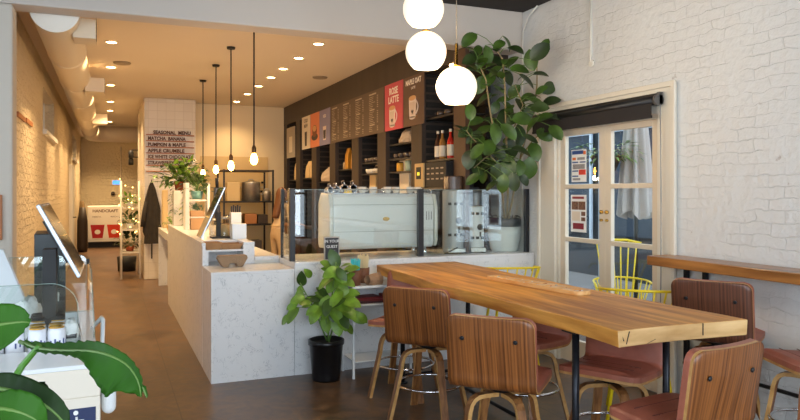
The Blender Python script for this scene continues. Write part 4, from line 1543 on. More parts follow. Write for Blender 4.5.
# crumpled kraft bag
t = thing('paper_bag', 'open kraft paper bag lying on the side table beside the cups', 'bag', (2.07, 5.47, 0.768), 0.2)
b = MB()
rng = random.Random(2)
rows = []
for j in range(7):
    x = -0.065 + 0.13 * j / 6
    rows.append([(x, 0.05 * math.cos(a) + rng.uniform(-.004, .004), 0.042 + (0.04 + 0.018 * (j / 6)) * math.sin(a) + rng.uniform(-.003, .003)) for a in [2 * PI * k / 12 for k in range(12)]] )
    rows[-1].append(rows[-1][0])
b.grid(rows, smooth=False)
o = b.build('bag', mat('kraft_bag', (176, 140, 108), 0.8), t)
o.modifiers.new('solid', 'SOLIDIFY').thickness = 0.002
# letter sign on the marble ledge
p = atY(332, 262, 5.765)
t = thing('letter_sign', 'small black framed letter board standing on the marble ledge', 'sign', (p.x, 5.768, 0.9555))
b = MB(); b.box(-0.07, 0.07, 0, 0.012, 0, 0.205); b.build('frame', mat('sign_frame_grey', (170, 164, 156), 0.5), t, bevel=0.002)
MB().box(-0.06, 0.06, -0.0015, 0.0, 0.01, 0.195).build('board', M_black, t)
for i, s_ in enumerate(('IN YOUR', 'GUEST', '4:45')):
    text('lettering', s_, 0.034, frame_M((0, -0.002, 0.165 - i * 0.047), (1, 0, 0), (0, 0, 1)), M_paper, t)

p = atY(348, 187, 6.0)
b = MB()
for k in range(3):
    b.box(-0.035 + k * 0.025, -0.017 + k * 0.025, -0.004, 0.004, 0.0, 0.035)
b.box(-0.04, 0.04, -0.005, 0.012, -0.006, 0.0)
o = b.build('price_tag', mat('tag_yellow', (240, 196, 40), 0.5), loc=(p.x, 6.0, TOPZ + 0.006)); tag(o, 'small yellow tag in front of the steel pitchers on the espresso machine', 'tag')

# ================================================================== MENU WALL (dark shelving bays)
XM = 3.2
PC = [12.38, 11.31, 10.27, 9.2, 8.18, 7.1, 6.06]
t = thing('shelving_wall', 'dark brown shelving wall with slatted bays behind the machines', 'shelving', (XM, 9.8, 0))
def sb(x0, x1, y0, y1, z0, z1):
    return (x0 - XM, x1 - XM, y0 - 9.8, y1 - 9.8, z0, z1)
b = MB(); b.box(*sb(XM, 3.85 - 0.01, 5.9 + 0.29, 13.49, 2.86, ZC - 0.003)); b.build('fascia', M_dkbrown, t)
for y in PC + [13.36]:
    w_ = 0.145 if y < 13 else 0.12
    if y < 6.2:
        b = MB(); b.box(*sb(XM, XM + 0.045, 5.94, 6.185, 0.9565, 2.965)); b.build('pillar', mat('walnut_post', (84, 60, 44), 0.5, var=0.2, scale=6, stretch=(1, 1, 0.1)), t)
    else:
        b = MB(); b.box(*sb(XM, 3.60, y - w_, y + w_, 0, 2.86)); pil = b.build('pillar', M_dkbrown, t)
        b = MB(); z_ = 0.96
        while z_ < 2.84:
            b.box(*sb(XM + 0.05, 3.573, y - w_ - 0.014, y - w_, z_, z_ + 0.06)); z_ += 0.085
        b.build('side_slats', M_espresso, pil)
b = MB(); b.box(*sb(3.60, 3.63, 6.19, 13.49, 0, 2.86)); back = b.build('back_panel', M_espresso, t)
b = MB()
z = 1.0
while z < 2.84:
    b.box(*sb(3.575, 3.60, 6.2, 13.4, z, z + 0.055))
    z += 0.085
b.build('slats', M_espresso, back)
b = MB(); b.box(*sb(XM + 0.0, 3.6, 6.47, 13.24, 0.90, 0.94)); b.build('worktop', M_dkbrown, t)
bays = []
ys = PC + []
for i in range(len(PC) - 1):
    bays.append((PC[i + 1] + 0.145 if PC[i + 1] > 6.2 else 6.2, PC[i] - 0.145))
SH = {0: (1.80,), 1: (1.72,), 2: (1.89,), 3: (1.80, 1.95), 4: (1.80, 1.96, 2.14), 5: (1.90, 2.36)}
for i, (y0, y1) in enumerate(bays):
    for z in SH[i]:
        MB().box(*sb(XM + 0.04, 3.572, y0 + 0.001, y1 - 0.001, z - 0.02, z)).build('shelf', M_black, t)
MB().box(*sb(XM + 0.04, 3.572, 12.526, 13.23, 1.76, 1.78)).build('shelf', M_black, t)

# banners hung on the fascia
def banner(y0, y1, z0, z1, m, label, name='menu_banner', cat='banner'):
    t = thing(name, label, cat, (XM - 0.012, (y0 + y1) / 2, z0))
    o = MB().box(0, 0.01, -(y1 - y0) / 2 + 0.004, (y1 - y0) / 2 - 0.004, 0, z1 - z0).build('board', m, t)
    return t
def bM_(yc, zc_, dx=-0.0008):        # frame of the banner face; text runs towards -Y (left to right for the viewer)
    return frame_M((dx, yc, zc_), (0, -1, 0), (0, 0, 1))
ZT, ZB = 2.875, 2.305
def glass_mug(t, yc, zb, s, mbody, mfill, mfoam, heart=True):
    """flat printed picture of a double-walled glass mug"""
    def disc(cy, cz, ry, rz, m, nm, dx):
        b = MB(); n = 24
        b.prism([(dx, cy + ry * math.cos(2 * PI * k / n), cz + rz * math.sin(2 * PI * k / n)) for k in range(n)], (-0.0006, 0, 0)); return b.build(nm, m, t)
    def quad(pts, m, nm, dx):
        b = MB(); b.prism([(dx, y, z) for y, z in pts], (-0.0006, 0, 0)); return b.build(nm, m, t)
    b = MB()
    n = 20
    ring = [(-0.0008, yc - 0.10 * s - 0.055 * s * math.sin(PI * k / n), zb + (0.06 + 0.15 * (k / n)) * s) for k in range(n + 1)]
    b.tube(ring, 0.008 * s, 6)
    b.build('printed_handle', mbody, t)
    quad([(yc - 0.085 * s, zb + 0.02 * s), (yc + 0.085 * s, zb + 0.02 * s), (yc + 0.10 * s, zb + 0.24 * s), (yc - 0.10 * s, zb + 0.24 * s)], mbody, 'printed_mug', -0.0010)
    disc(yc, zb + 0.02 * s, 0.085 * s, 0.018 * s, mbody, 'printed_mug_base', -0.0010)
    disc(yc, zb + 0.245 * s, 0.10 * s, 0.028 * s, mfoam, 'printed_foam', -0.0018)
    quad([(yc - 0.055 * s, zb + 0.05 * s), (yc + 0.055 * s, zb + 0.05 * s), (yc + 0.07 * s, zb + 0.2 * s), (yc - 0.07 * s, zb + 0.2 * s)], mfill, 'printed_drink', -0.0018)
    if heart:
        quad([(yc, zb + 0.055 * s), (yc + 0.035 * s, zb + 0.095 * s), (yc + 0.018 * s, zb + 0.115 * s), (yc, zb + 0.10 * s), (yc - 0.018 * s, zb + 0.115 * s), (yc - 0.035 * s, zb + 0.095 * s)], M_dkbrown, 'printed_heart', -0.0026)
M_pink = mat('banner_pink', (190, 74, 84), 0.6)
M_bbrown = mat('banner_brown', (96, 72, 56), 0.6)
M_menu = mat('banner_menu_taupe', (92, 76, 62), 0.6)
M_lav = mat('banner_lavender', (132, 128, 160), 0.6)
M_orange = mat('banner_orange', (216, 128, 88), 0.6)
M_bcream = mat('banner_cream', (218, 208, 190), 0.6)
M_bgrey = mat('banner_grey', (168, 158, 144), 0.6)
M_print = mat('print_white', (236, 228, 214), 0.6)
M_mugw = mat('print_mug_white', (222, 206, 196), 0.6)
M_foam = mat('print_foam', (206, 158, 106), 0.6)
M_drinkp = mat('print_drink', (206, 186, 172), 0.6)
t = banner(6.87, 7.45, ZB, ZT, M_bbrown, 'brown MAPLE banner with a latte mug, nearest of the row')
text('lettering', 'MAPLE OAT', 0.085, bM_(0, 0.50), M_print, t, wscale=0.95, bold=0.002)
text('lettering', 'LATTE', 0.04, bM_(0, 0.43), M_print, t)
glass_mug(t, 0.02, 0.07, 1.0, M_mugw, M_drinkp, M_foam)
t = banner(7.46, 8.04, ZB, ZT, M_pink, 'pink ROSE LATTE banner with a latte mug')
text('lettering', 'ROSE', 0.115, bM_(0, 0.47), M_print, t, bold=0.003)
text('lettering', 'LATTE', 0.115, bM_(0, 0.365), M_print, t, bold=0.003)
glass_mug(t, 0.04, 0.03, 0.98, M_mugw, M_drinkp, M_foam)
t = banner(8.06, 10.34, ZB, ZT, M_menu, 'wide taupe menu board with columns of small white lettering', 'menu_board', 'menu board')
rng = random.Random(4)
b = MB()
for c_ in range(4):
    yl = 1.05 - c_ * 0.55
    z = ZT - ZB - 0.045
    b.box(-0.0012, 0, yl - 0.26, yl, z - 0.009, z + 0.009)
    z -= 0.035
    r_ = 0
    while z > 0.04:
        r_ += 1
        if r_ % 8 == 0:
            b.box(-0.0012, 0, yl - 0.20, yl - 0.02, z - 0.008, z + 0.008)
            z -= 0.03
            continue
        L_ = rng.uniform(0.10, 0.22)
        b.box(-0.0012, 0, yl - L_, yl, z - 0.003, z + 0.003)
        b.box(-0.0012, 0, yl - 0.33, yl - 0.29, z - 0.004, z + 0.004)
        z -= 0.024
b.build('menu_lines', mat('print_menu_cream', (176, 162, 140), 0.6), t)
t = banner(10.36, 10.94, ZB, ZT, M_lav, 'lavender banner with a tall iced drink')
b = MB(); b.prism([(-0.0002, -0.07, 0.08), (-0.0002, 0.07, 0.08), (-0.0002, 0.09, 0.30), (-0.0002, -0.09, 0.30)], (-0.001, 0, 0)); b.build('printed_glass', M_mugw, t)
b = MB(); b.prism([(-0.0012, -0.055, 0.10), (-0.0012, 0.055, 0.10), (-0.0012, 0.07, 0.24), (-0.0012, -0.07, 0.24)], (-0.001, 0, 0)); b.build('printed_drink', M_dkbrown, t)
text('lettering', 'ICED', 0.07, bM_(0, 0.46), M_print, t)
t = banner(10.96, 11.50, ZB, ZT, M_orange, 'orange banner with a cup and saucer')
b = MB(); n = 24
b.prism([(-0.0002, 0.19 * math.cos(2 * PI * k / n), 0.17 + 0.06 * math.sin(2 * PI * k / n)) for k in range(n)], (-0.001, 0, 0)); b.build('printed_saucer', M_dkbrown, t)
b = MB(); b.prism([(-0.0012, 0.14 * math.cos(2 * PI * k / n), 0.27 + 0.10 * math.sin(2 * PI * k / n)) for k in range(n)], (-0.001, 0, 0)); b.build('printed_cup', mat('print_cup_brown', (120, 66, 44), 0.6), t)
b = MB(); b.prism([(-0.0022, 0.11 * math.cos(2 * PI * k / n), 0.31 + 0.05 * math.sin(2 * PI * k / n)) for k in range(n)], (-0.001, 0, 0)); b.build('printed_foam', M_foam, t)
t = banner(11.52, 12.06, ZB, ZT, M_bcream, 'cream banner with a dark iced coffee glass')
b = MB(); b.prism([(-0.0002, -0.06, 0.05), (-0.0002, 0.06, 0.05), (-0.0002, 0.075, 0.30), (-0.0002, -0.075, 0.30)], (-0.001, 0, 0)); b.build('printed_glass', M_dkbrown, t)
text('lettering', 'COLD', 0.09, bM_(0, 0.49), M_dkbrown, t); text('lettering', 'BREW', 0.09, bM_(0, 0.40), M_dkbrown, t)
t = banner(12.56, 13.2, 2.2, 2.78, M_bgrey, 'grey cream banner at the far end of the row')
b = MB(); b.prism([(-0.0002, -0.12, 0.1), (-0.0002, 0.12, 0.1), (-0.0002, 0.12, 0.4), (-0.0002, -0.12, 0.4)], (-0.001, 0, 0)); b.build('printed_block', M_bcream, t)

# things on the shelves
def on(i, q, z, x=3.33):
    y0, y1 = bays[i]
    return (x, y1 - (y1 - y0) * q, z)
def bag(loc, w, d, h, m, label, rot=0.0, grp='bags of beans on the dark shelves'):
    b = MB()
    rows = []
    for j, (s, f) in enumerate(((0, 1.0), (0.05, 1.04), (0.4, 1.0), (0.7, 0.8), (0.9, 0.35), (1.0, 0.22))):
        rows.append([(w / 2 * (1 if f > 0.3 else 0.95) * sx_, d / 2 * f * sy_, h * s) for sx_, sy_ in ((-1, -1), (0, -1.1), (1, -1), (1.02, 0), (1, 1), (0, 1.1), (-1, 1), (-1.02, 0), (-1, -1))])
    b.grid(rows, smooth=False)
    b.face([rows[0][k] for k in range(8)]); b.face([rows[-1][k] for k in range(8)])
    bmesh.ops.remove_doubles(b.bm, verts=b.bm.verts, dist=1e-5)
    o = b.build('coffee_bag', m, loc=loc, rotz=rot + PI / 2, bevel=0.004)
    return tag(o, label, 'bag', grp)
M_goldbag = mat('gold_foil_bag', (200, 144, 50), 0.35, 0.4)
M_creambag = mat('cream_bag', (216, 188, 138), 0.6)
M_brnbag = mat('brown_bag', (150, 104, 62), 0.6)
M_clearbag = mat('grey_cloth', (168, 150, 130), 0.6, bump=0.6, bscale=25)
bag(on(2, 0.35, 1.891), 0.14, 0.09, 0.32, M_goldbag, 'gold foil coffee bag, left one of the pair on the slatted shelf')
bag(on(2, 0.72, 1.891), 0.15, 0.09, 0.30, M_goldbag, 'gold foil coffee bag, right one of the pair on the slatted shelf')
bag(on(0, 0.35, 1.801), 0.25, 0.14, 0.30, M_creambag, 'wide cream bag on the shelf below the cream banner')
bag(on(0, 0.75, 1.801), 0.24, 0.14, 0.38, M_creambag, 'tall cream bag on the shelf below the orange banner')
bag((3.33, 12.75, 1.781), 0.28, 0.14, 0.40, M_creambag, 'cream bag in the furthest shelving bay')
def sack(loc, r, sz, label):
    b = MB(); rg = random.Random(int(loc[1] * 100)); rows = []
    for j in range(9):
        ph = PI * 0.5 * j / 8
        rows.append([(r * math.cos(ph) * math.cos(a) * rg.uniform(0.9, 1.08), r * sz * math.cos(ph) * math.sin(a) * rg.uniform(0.9, 1.08), r * 1.3 * math.sin(ph) * rg.uniform(0.95, 1.05)) for a in [2 * PI * k / 14 for k in range(14)]])
        rows[-1].append(rows[-1][0])
    b.grid(rows, smooth=False)
    b.face(rows[0][:14])
    bmesh.ops.remove_doubles(b.bm, verts=b.bm.verts, dist=1e-5)
    o = b.build('cloth_sack', M_clearbag, loc=loc)
    tag(o, label, 'sack')
sack(on(1, 0.65, 1.721), 0.18, 1.5, 'grey sack slumped on the shelf below the lavender banner')
sack(on(4, 0.60, 2.141), 0.13, 1.5, 'crinkled clear bag on the topmost shelf below the pink banner')
# cups and jars, small things
M_glassjar = mat('glass_jar', (170, 150, 120), 0.15, var=0.3, scale=20)
cup0 = cup_mesh(0.045, 0.06).build('coffee_cup', M_cupw, loc=(0, 0, -5))
def cup(loc, label, grp, m=None):
    o = cup0.copy()
    COL.objects.link(o)
    if m is not None:
        o.data = cup0.data.copy(); o.data.materials.clear(); o.data.materials.append(m)
    o.location = loc
    o.rotation_euler = (0, 0, loc[1] * 7)
    tag(o, label, 'cup', grp)
    return o
M_cupdk = mat('dark_glass_cup', (86, 74, 66), 0.1, coat=0.5)
for q in (0.12, 0.3, 0.48, 0.66, 0.84):
    cup(on(3, q, 1.951, 3.30), 'dark glass cup in the row on the upper shelf below the menu board', 'glass cups below the menu board', M_cupdk)
for q in (0.2, 0.4, 0.6, 0.8):
    cup(on(3, q, 1.801, 3.30), 'white cup in the row on the lower shelf below the menu board', 'white cups below the menu board')
for q in (0.15, 0.35, 0.55, 0.75):
    cup(on(4, q, 1.961, 3.30), 'dark cup in the row on the middle shelf below the pink banner', 'dark cups below the pink banner', M_cupdk)
def jar(loc, r, h, m, label, lidm=M_black):
    t = thing('storage_jar', label, 'jar', loc, 0, 'jars on the dark shelves')
    MB().lathe([(r * 0.9, 0), (r, 0.01), (r, h * 0.85), (r * 0.8, h * 0.9)], (0, 0, 0), 16).build('jar', m, t)
    MB().lathe([(r * 0.85, h * 0.9), (r * 0.85, h)], (0, 0, 0), 16).build('lid', lidm, t)
jar(on(4, 0.25, 1.801, 3.32), 0.05, 0.12, mat('ochre_jar', (200, 150, 50), 0.4), 'ochre jar on the lower shelf below the pink banner')
jar(on(4, 0.60, 1.801, 3.32), 0.055, 0.14, mat('celadon_jar', (150, 168, 150), 0.4), 'celadon tub on the lower shelf below the pink banner', M_creambag)
jar(on(4, 0.85, 1.961, 3.32), 0.05, 0.13, M_glassjar, 'clear jar at the right end of the middle shelf')
# items on the far counter line seen above the guard
for i, (u, v0, w_, h_, m, lab, nm) in enumerate((
        (295, 190, 0.16, 0.17, M_kraft, 'small kraft box on the back counter in the furthest bay', 'box'),
        (320, 190, 0.26, 0.20, mat('steel_canister', (190, 180, 165), 0.3, 0.6), 'steel canister on the back counter below the orange banner', 'canister'),
        (367, 190, 0.24, 0.26, M_creambag, 'cream paper sack standing on the back counter', 'box'),
        (392, 192, 0.30, 0.40, M_bcream, 'cream bag of cups on the back counter below the pink banner', 'box'))):
    p = atX(u, v0, 3.42)
    p.y = (12.85, 11.75, 8.88, 7.78)[i]
    zt = p.z
    b = MB()
    if nm == 'canister':
        b.lathe([(w_ / 2, 0), (w_ / 2, zt + h_ - 0.95 - 0.03), (w_ / 2 - 0.02, zt + h_ - 0.95)], (0, 0, 0), 20)
    else:
        b.box(-0.08, 0.08, -w_ / 2, w_ / 2, 0, zt + h_ - 0.95)
    o = b.build('storage_' + nm, m, loc=(3.42, p.y, 0.9405), bevel=0.008)
    tag(o, lab, nm)
# syrup bottles
def bottle(y, m, label, x=3.3):
    t = thing('syrup_bottle', label, 'bottle', (x, y, 1.901), 0, 'syrup bottles on the shelf')
    MB().lathe([(0.034, 0), (0.037, 0.01), (0.037, 0.17), (0.03, 0.2), (0.014, 0.235), (0.013, 0.285)], (0, 0, 0), 20).build('bottle', m, t)
    MB().lathe([(0.0375, 0.03), (0.0378, 0.035), (0.0378, 0.14), (0.0375, 0.145)], (0, 0, 0), 20, cap=False).build('paper_label', M_bcream, t)
    MB().lathe([(0.015, 0.28), (0.015, 0.31)], (0, 0, 0), 14).build('cap', M_print, t)
M_btl = mat('syrup_brown', (70, 40, 26), 0.12, coat=0.5); M_btlr = mat('syrup_red', (190, 40, 26), 0.12, coat=0.5); M_btlt = mat('syrup_amber', (150, 104, 50), 0.12, coat=0.5)
for u, m, lab in ((438, M_btl, 'brown syrup bottle, left one of the group on the shelf'), (442.5, M_btlt, 'amber syrup bottle second in the group on the shelf'), (450.5, M_btlr, 'red syrup bottle beside the dark pillar')):
    p = atX(u, 160, 3.3)
    bottle(p.y, m, lab)
# oven / under-shelf appliance with control panel
t = thing('toaster_oven', 'black oven with a beige control panel behind the grinders', 'oven', (3.30, 6.80, 1.60))
b = MB(); b.box(-0.17, 0.15, -0.58, 0.14, 0, 0.265); b.build('body', M_dark, t, bevel=0.006)
b = MB(); b.box(-0.19, -0.17, -0.08, 0.15, 0.0, 0.26); b.build('control_panel', mat('beige_panel', (190, 160, 110), 0.5), t, bevel=0.004)
MB().box(-0.193, -0.19, -0.02, 0.10, 0.09, 0.22).build('screen', M_dark, t)
MB().box(-0.195, -0.193, 0.01, 0.07, 0.13, 0.165).build('display', mat('amber_display', (210, 200, 60), 0.5, emit=(210, 200, 60), estr=1.2), t)
b = MB()
for r_ in range(3):
    for c_ in range(4):
        b.box(-0.1725, -0.17, -0.52 + c_ * 0.11, -0.46 + c_ * 0.11, 0.08 + r_ * 0.055, 0.095 + r_ * 0.055)
b.build('vent_slot', M_bgrey, t)
b = MB(); b.box(3.13, 3.50, 6.2, 6.95, 1.575, 1.598); b.box(3.24, 3.26, 6.48, 6.50, 0.941, 1.575); b.box(3.24, 3.26, 6.92, 6.94, 0.941, 1.575); b.box(3.48, 3.50, 6.48, 6.50, 0.941, 1.575); b.box(3.48, 3.50, 6.92, 6.94, 0.941, 1.575)
o = b.build('oven_stand', M_black); tag(o, 'black stand carrying the oven on the back counter', 'stand')

# ================================================================== CEILING LIGHTS, DUCTS, PENDANTS OF THE BACK
def downlight(x, y, power, label):
    t = thing('downlight', label, 'ceiling light', (x, y, ZC), 0, 'recessed downlights')
    MB().lathe([(0.075, -0.006), (0.075, -0.0005), (0.055, -0.0005), (0.055, -0.006)], (0, 0, 0), 24, cap=False).build('trim_ring', M_print, t)
    MB().lathe([(0.054, -0.004), (0.0535, -0.001)], (0, 0, 0), 20).build('lens', M_downl, t)
    l = bpy.data.lights.new('downlight_beam', 'SPOT')
    l.energy = power * 1.65
    l.color = (1.0, 0.69, 0.37)
    l.spot_size = R(125)
    l.spot_blend = 0.8
    l.shadow_soft_size = 0.05
    o = bpy.data.objects.new('downlight_beam', l)
    COL.objects.link(o)
    o.location = (x, y, ZC - 0.02)
for i, v in enumerate((42, 67, 85, 101.6, 110.6, 121.6)):
    zc = F * 1.67 / (192 - v)
    downlight(0.03, (zc - 0.03 * ST) / CT, 125, ['nearest', 'second', 'third', 'fourth', 'fifth', 'furthest'][i] + ' downlight in the row above the corridor')
for i, v in enumerate((43.8, 57.9, 68.7, 77.3, 86, 94, 101.5)):
    zc = F * 1.67 / (192 - v)
    downlight(2.18, (zc - 2.18 * ST) / CT, 50, ['nearest', 'second', 'third', 'fourth', 'fifth', 'sixth', 'furthest'][i] + ' downlight in the row before the shelving')
downlight(0.03, 19.9, 230, 'added downlight hidden beyond the crossing duct')  # extra lamp added behind the duct to brighten the far wall
downlight(0.03, 21.6, 200, 'added unseen downlight brightening the far brick wall')  # second added lamp, out of view, lifts the corridor end
# smoke detectors
for u, v, lab in ((122, 62.5, 'flat round vent in the ceiling near the duct'), (320, 77, 'flat round vent in the ceiling near the menu boards')):
    p = atZ(u, v, ZC)
    o = MB().lathe([(0.10, -0.02), (0.11, -0.004), (0.11, -0.0005)], (0, 0, 0), 24).build('ceiling_vent', mat('vent_tan', (150, 132, 108), 0.6), loc=(p.x, p.y, ZC)); tag(o, lab, 'vent')
# small brass spot at the shelving end
# duct
t = thing('air_duct', 'cream painted round air duct along the corridor ceiling', 'duct', (-0.40, 10, 3.0))
b = MB()
xd, zd, rd = -0.40 + 0.40, 3.026 - 3.0, 0.182
ysd = [6.23, 8.0, 9.9, 11.8, 13.7, 15.6, 17.3]
prof = [(rd, ysd[0] - 10)]
b.lathe([(rd, ysd[0] - 10), (rd, 17.9 - 10)], (0, 0, zd), 36, cap=False, axis=(0, 1, 0))
M_duct = mat('duct_cream', (222, 208, 184), 0.5, bump=0.1, bscale=12)
b.build('duct_run', M_duct, t)
MB().lathe([(rd + 0.004, ysd[0] - 10.012), (rd + 0.004, ysd[0] - 10)], (0, 0, zd), 36, axis=(0, 1, 0)).build('end_cap', M_white, t)
for y in ysd[1:]:
    b = MB()
    b.lathe([(rd, y - 10 - 0.02), (rd + 0.007, y - 10 - 0.015), (rd + 0.007, y - 10 + 0.015), (rd, y - 10 + 0.02)], (0, 0, zd), 36, cap=False, axis=(0, 1, 0))
    b.build('seam_band', M_duct, t)
b = MB()
el = [(0, 7.6, zd), (0, 8.0, zd - 0.01)] + [(0.40 - 0.40 * math.cos(a), 8.2 + 0.40 * math.sin(a), 2.99 - 3.0) for a in [PI / 2 * k / 6 for k in range(1, 7)]] + [(0.70, 8.6, -0.01), (3.9, 8.6, -0.01)]
b.tube(el, [rd + 0.004, rd + 0.012] + [0.2] * 8, 28)
b.build('elbow', M_duct, t)
for (y0, y1, x1, z0, z1) in ((6.45, 6.75, -0.10, 2.86, 3.03), (9.7, 10.1, -0.05, 2.84, 3.02), (14.2, 14.6, -0.02, 2.84, 3.02)):
    b = MB(); b.box(rd - 0.06, x1 + 0.40, y0 - 10, y1 - 10, z0 - 3, z1 - 3)
    o = b.build('takeoff_box', M_duct, t, bevel=0.004)
    b = MB()
    for k in range(5):
        zz = z0 + 0.03 + k * 0.035
        b.box(x1 + 0.40, x1 + 0.404, y0 - 10 + 0.03, y1 - 10 - 0.03, zz - 3, zz - 3 + 0.012)
    b.build('grille', M_dkbrown, o)
# hanging edison pendants
pn = 0
for u, v in ((254, 157), (231, 164), (216, 168), (203, 172)):
    zc = F * 1.3 / (CT * (u - 108.5))
    y = (zc - 1.3 * ST) / CT
    p = atD(u, v, zc)
    t = thing('bulb_pendant', ['nearest', 'second', 'third', 'furthest'][pn] + ' bare filament bulb hanging on a black cord over the counter', 'lamp', (p.x, p.y, p.z), 0, 'filament bulb pendants')
    pn += 1
    MB().lathe([(0.006, -0.075), (0.022, -0.068), (0.034, -0.045), (0.036, -0.02), (0.028, 0.01), (0.016, 0.035), (0.014, 0.045)], (0, 0, 0), 20).build('bulb', M_bulb, t)
    MB().lathe([(0.019, 0.035), (0.022, 0.045), (0.022, 0.09), (0.012, 0.11), (0.008, 0.12)], (0, 0, 0), 16).build('socket', mat('bronze', (92, 66, 40), 0.4, 0.7), t)
    MB().tube([(0, 0, 0.115), (0, 0, ZC - p.z - 0.02)], 0.0075, 6).build('cord', M_dark, t)
    MB().lathe([(0.045, ZC - p.z - 0.025), (0.05, ZC - p.z - 0.0005)], (0, 0, 0), 20).build('ceiling_rose', M_dark, t)
    l = bpy.data.lights.new('bulb_light', 'POINT'); l.energy = 16; l.color = (1.0, 0.64, 0.32); l.shadow_soft_size = 0.04
    o = bpy.data.objects.new('bulb_light', l); COL.objects.link(o); o.location = (p.x, p.y, p.z - 0.12)
# conduit and cables on the right wall
b = MB(); b.tube([(XR - 0.012, 4.848, 3.36), (XR - 0.012, 4.848, 2.74), (XR - 0.02, 4.845, 2.70), (XR - 0.012, 4.84, 2.67)], 0.011, 8)
b.lathe([(0.03, 0), (0.03, 0.02)], (XR - 0.001, 4.84, 2.66), 14, axis=(-1, 0, 0))
o = b.build('wall_conduit', M_white); tag(o, 'thin white conduit running down the brick wall above the door', 'conduit')
b = MB()
b.tube([(XR - 0.05, 5.6, 3.34), (XR - 0.05, 5.75, 3.28), (XR - 0.03, 5.88, 3.15), (XR - 0.015, 5.91, 2.9), (XR - 0.015, 5.915, 2.4), (XR - 0.015, 5.915, 1.3)], 0.008, 6)
o = b.build('white_cable', M_white); tag(o, 'white cable dropping down the corner beside the rubber plant', 'cable')
# security camera
p = atY(213, 92, YB - 0.05)
o = MB().lathe([(0.05, 0), (0.05, 0.03), (0.03, 0.07), (0.0, 0.08)], (0, 0, 0), 16, axis=(0, -1, 0)).build('security_camera', M_white, loc=(p.x, YB - 0.001, p.z)); tag(o, 'small white dome camera high on the kitchen wall', 'camera')

# ================================================================== SEASONAL MENU RAILS ON THE TILED COLUMN
M_rail = mat('rail_wood', (176, 112, 66), 0.5)
M_letter = mat('letter_brown', (96, 60, 36), 0.6)
lines = ['SEASONAL  MENU', 'MATCHA  BANANA', 'PUMPKIN & MAPLE', 'APPLE CRUMBLE', 'ICE WHITE CHOCOLATE', 'STRAWBERRY MATCHA', '']
t = thing('letter_rail_menu', 'seasonal menu of brown letters on seven thin wooden rails', 'menu', (1.02, 12.99, 2.0))
for i, s_ in enumerate(lines):
    v = 134.3 + i * 6.05 if i < 6 else 134.3 + 6.05 * 6
    a = atY(146, v, 12.99); c = atY(194, v + 1.0, 12.99)
    z = (a.z + c.z) / 2 - 2.0
    r_ = MB().box(a.x - 1.02, c.x - 1.02, -0.03, 0.008, z - 0.018, z).build('rail', M_rail, t)
    if s_:
        o = text('letters', s_, 0.085, frame_M((-0.38 + (0.09 if i == 0 else 0), -0.016, z + 0.034), (1, 0, 0), (0, 0, 1)), M_letter, t, ext=0.003, align='LEFT', bold=0.003)
        wd = max(v_.co.x for v_ in o.data.vertices) - min(v_.co.x for v_ in o.data.vertices)
        mx_ = 0.76 if i in (4, 5) else 0.64
        if wd > mx_:
            x0 = min(v_.co.x for v_ in o.data.vertices)
            for v_ in o.data.vertices:
                v_.co.x = x0 + (v_.co.x - x0) * mx_ / wd

# more things on the dark shelves
for q in (0.15, 0.5, 0.85):
    jar(on(3, q, 1.801, 3.45), 0.05, 0.12, mat('dark_tin', (88, 70, 54), 0.4), 'dark tin standing behind the white cups below the menu board', M_steel)
for q in (0.2, 0.45):
    jar(on(1, q, 1.721, 3.34), 0.05, 0.13, mat('dark_tin', (88, 70, 54), 0.4), 'dark tin left of the grey sack on its shelf', M_steel)
jar(on(2, 0.12, 1.891, 3.34), 0.045, 0.12, M_glassjar, 'clear jar left of the gold coffee bags')
for q in (0.3, 0.55, 0.8):
    cup(on(5, q, 2.361, 3.32), 'dark cup on the topmost shelf above the syrup bottles', 'dark cups above the syrup bottles', M_cupdk)
t = thing('kettle', 'small steel kettle among the dark cups below the pink banner', 'kettle', on(4, 0.93, 1.961, 3.34))
MB().lathe([(0.055, 0), (0.06, 0.01), (0.045, 0.10), (0.02, 0.115)], (0, 0, 0), 20).build('body', M_steel, t)
MB().tube([(0, 0.05, 0.09), (0, 0.10, 0.09), (0, 0.105, 0.03), (0, 0.055, 0.02)], 0.006, 6).build('handle', M_dark, t)
MB().tube([(0, -0.05, 0.03), (0, -0.09, 0.05), (0, -0.10, 0.10)], 0.006, 6).build('spout', M_steel, t)
o = MB().lathe([(0.03, -0.02), (0.035, 0)], (0, 0, 0), 16).build('puck_light', M_downl, loc=(3.26, 6.32, 2.859)); tag(o, 'small warm puck light at the end of the shelving fascia', 'ceiling light')

# ================================================================== KITCHEN AT THE BACK
def rel(p, o):
    return Vector(p) - Vector(o)
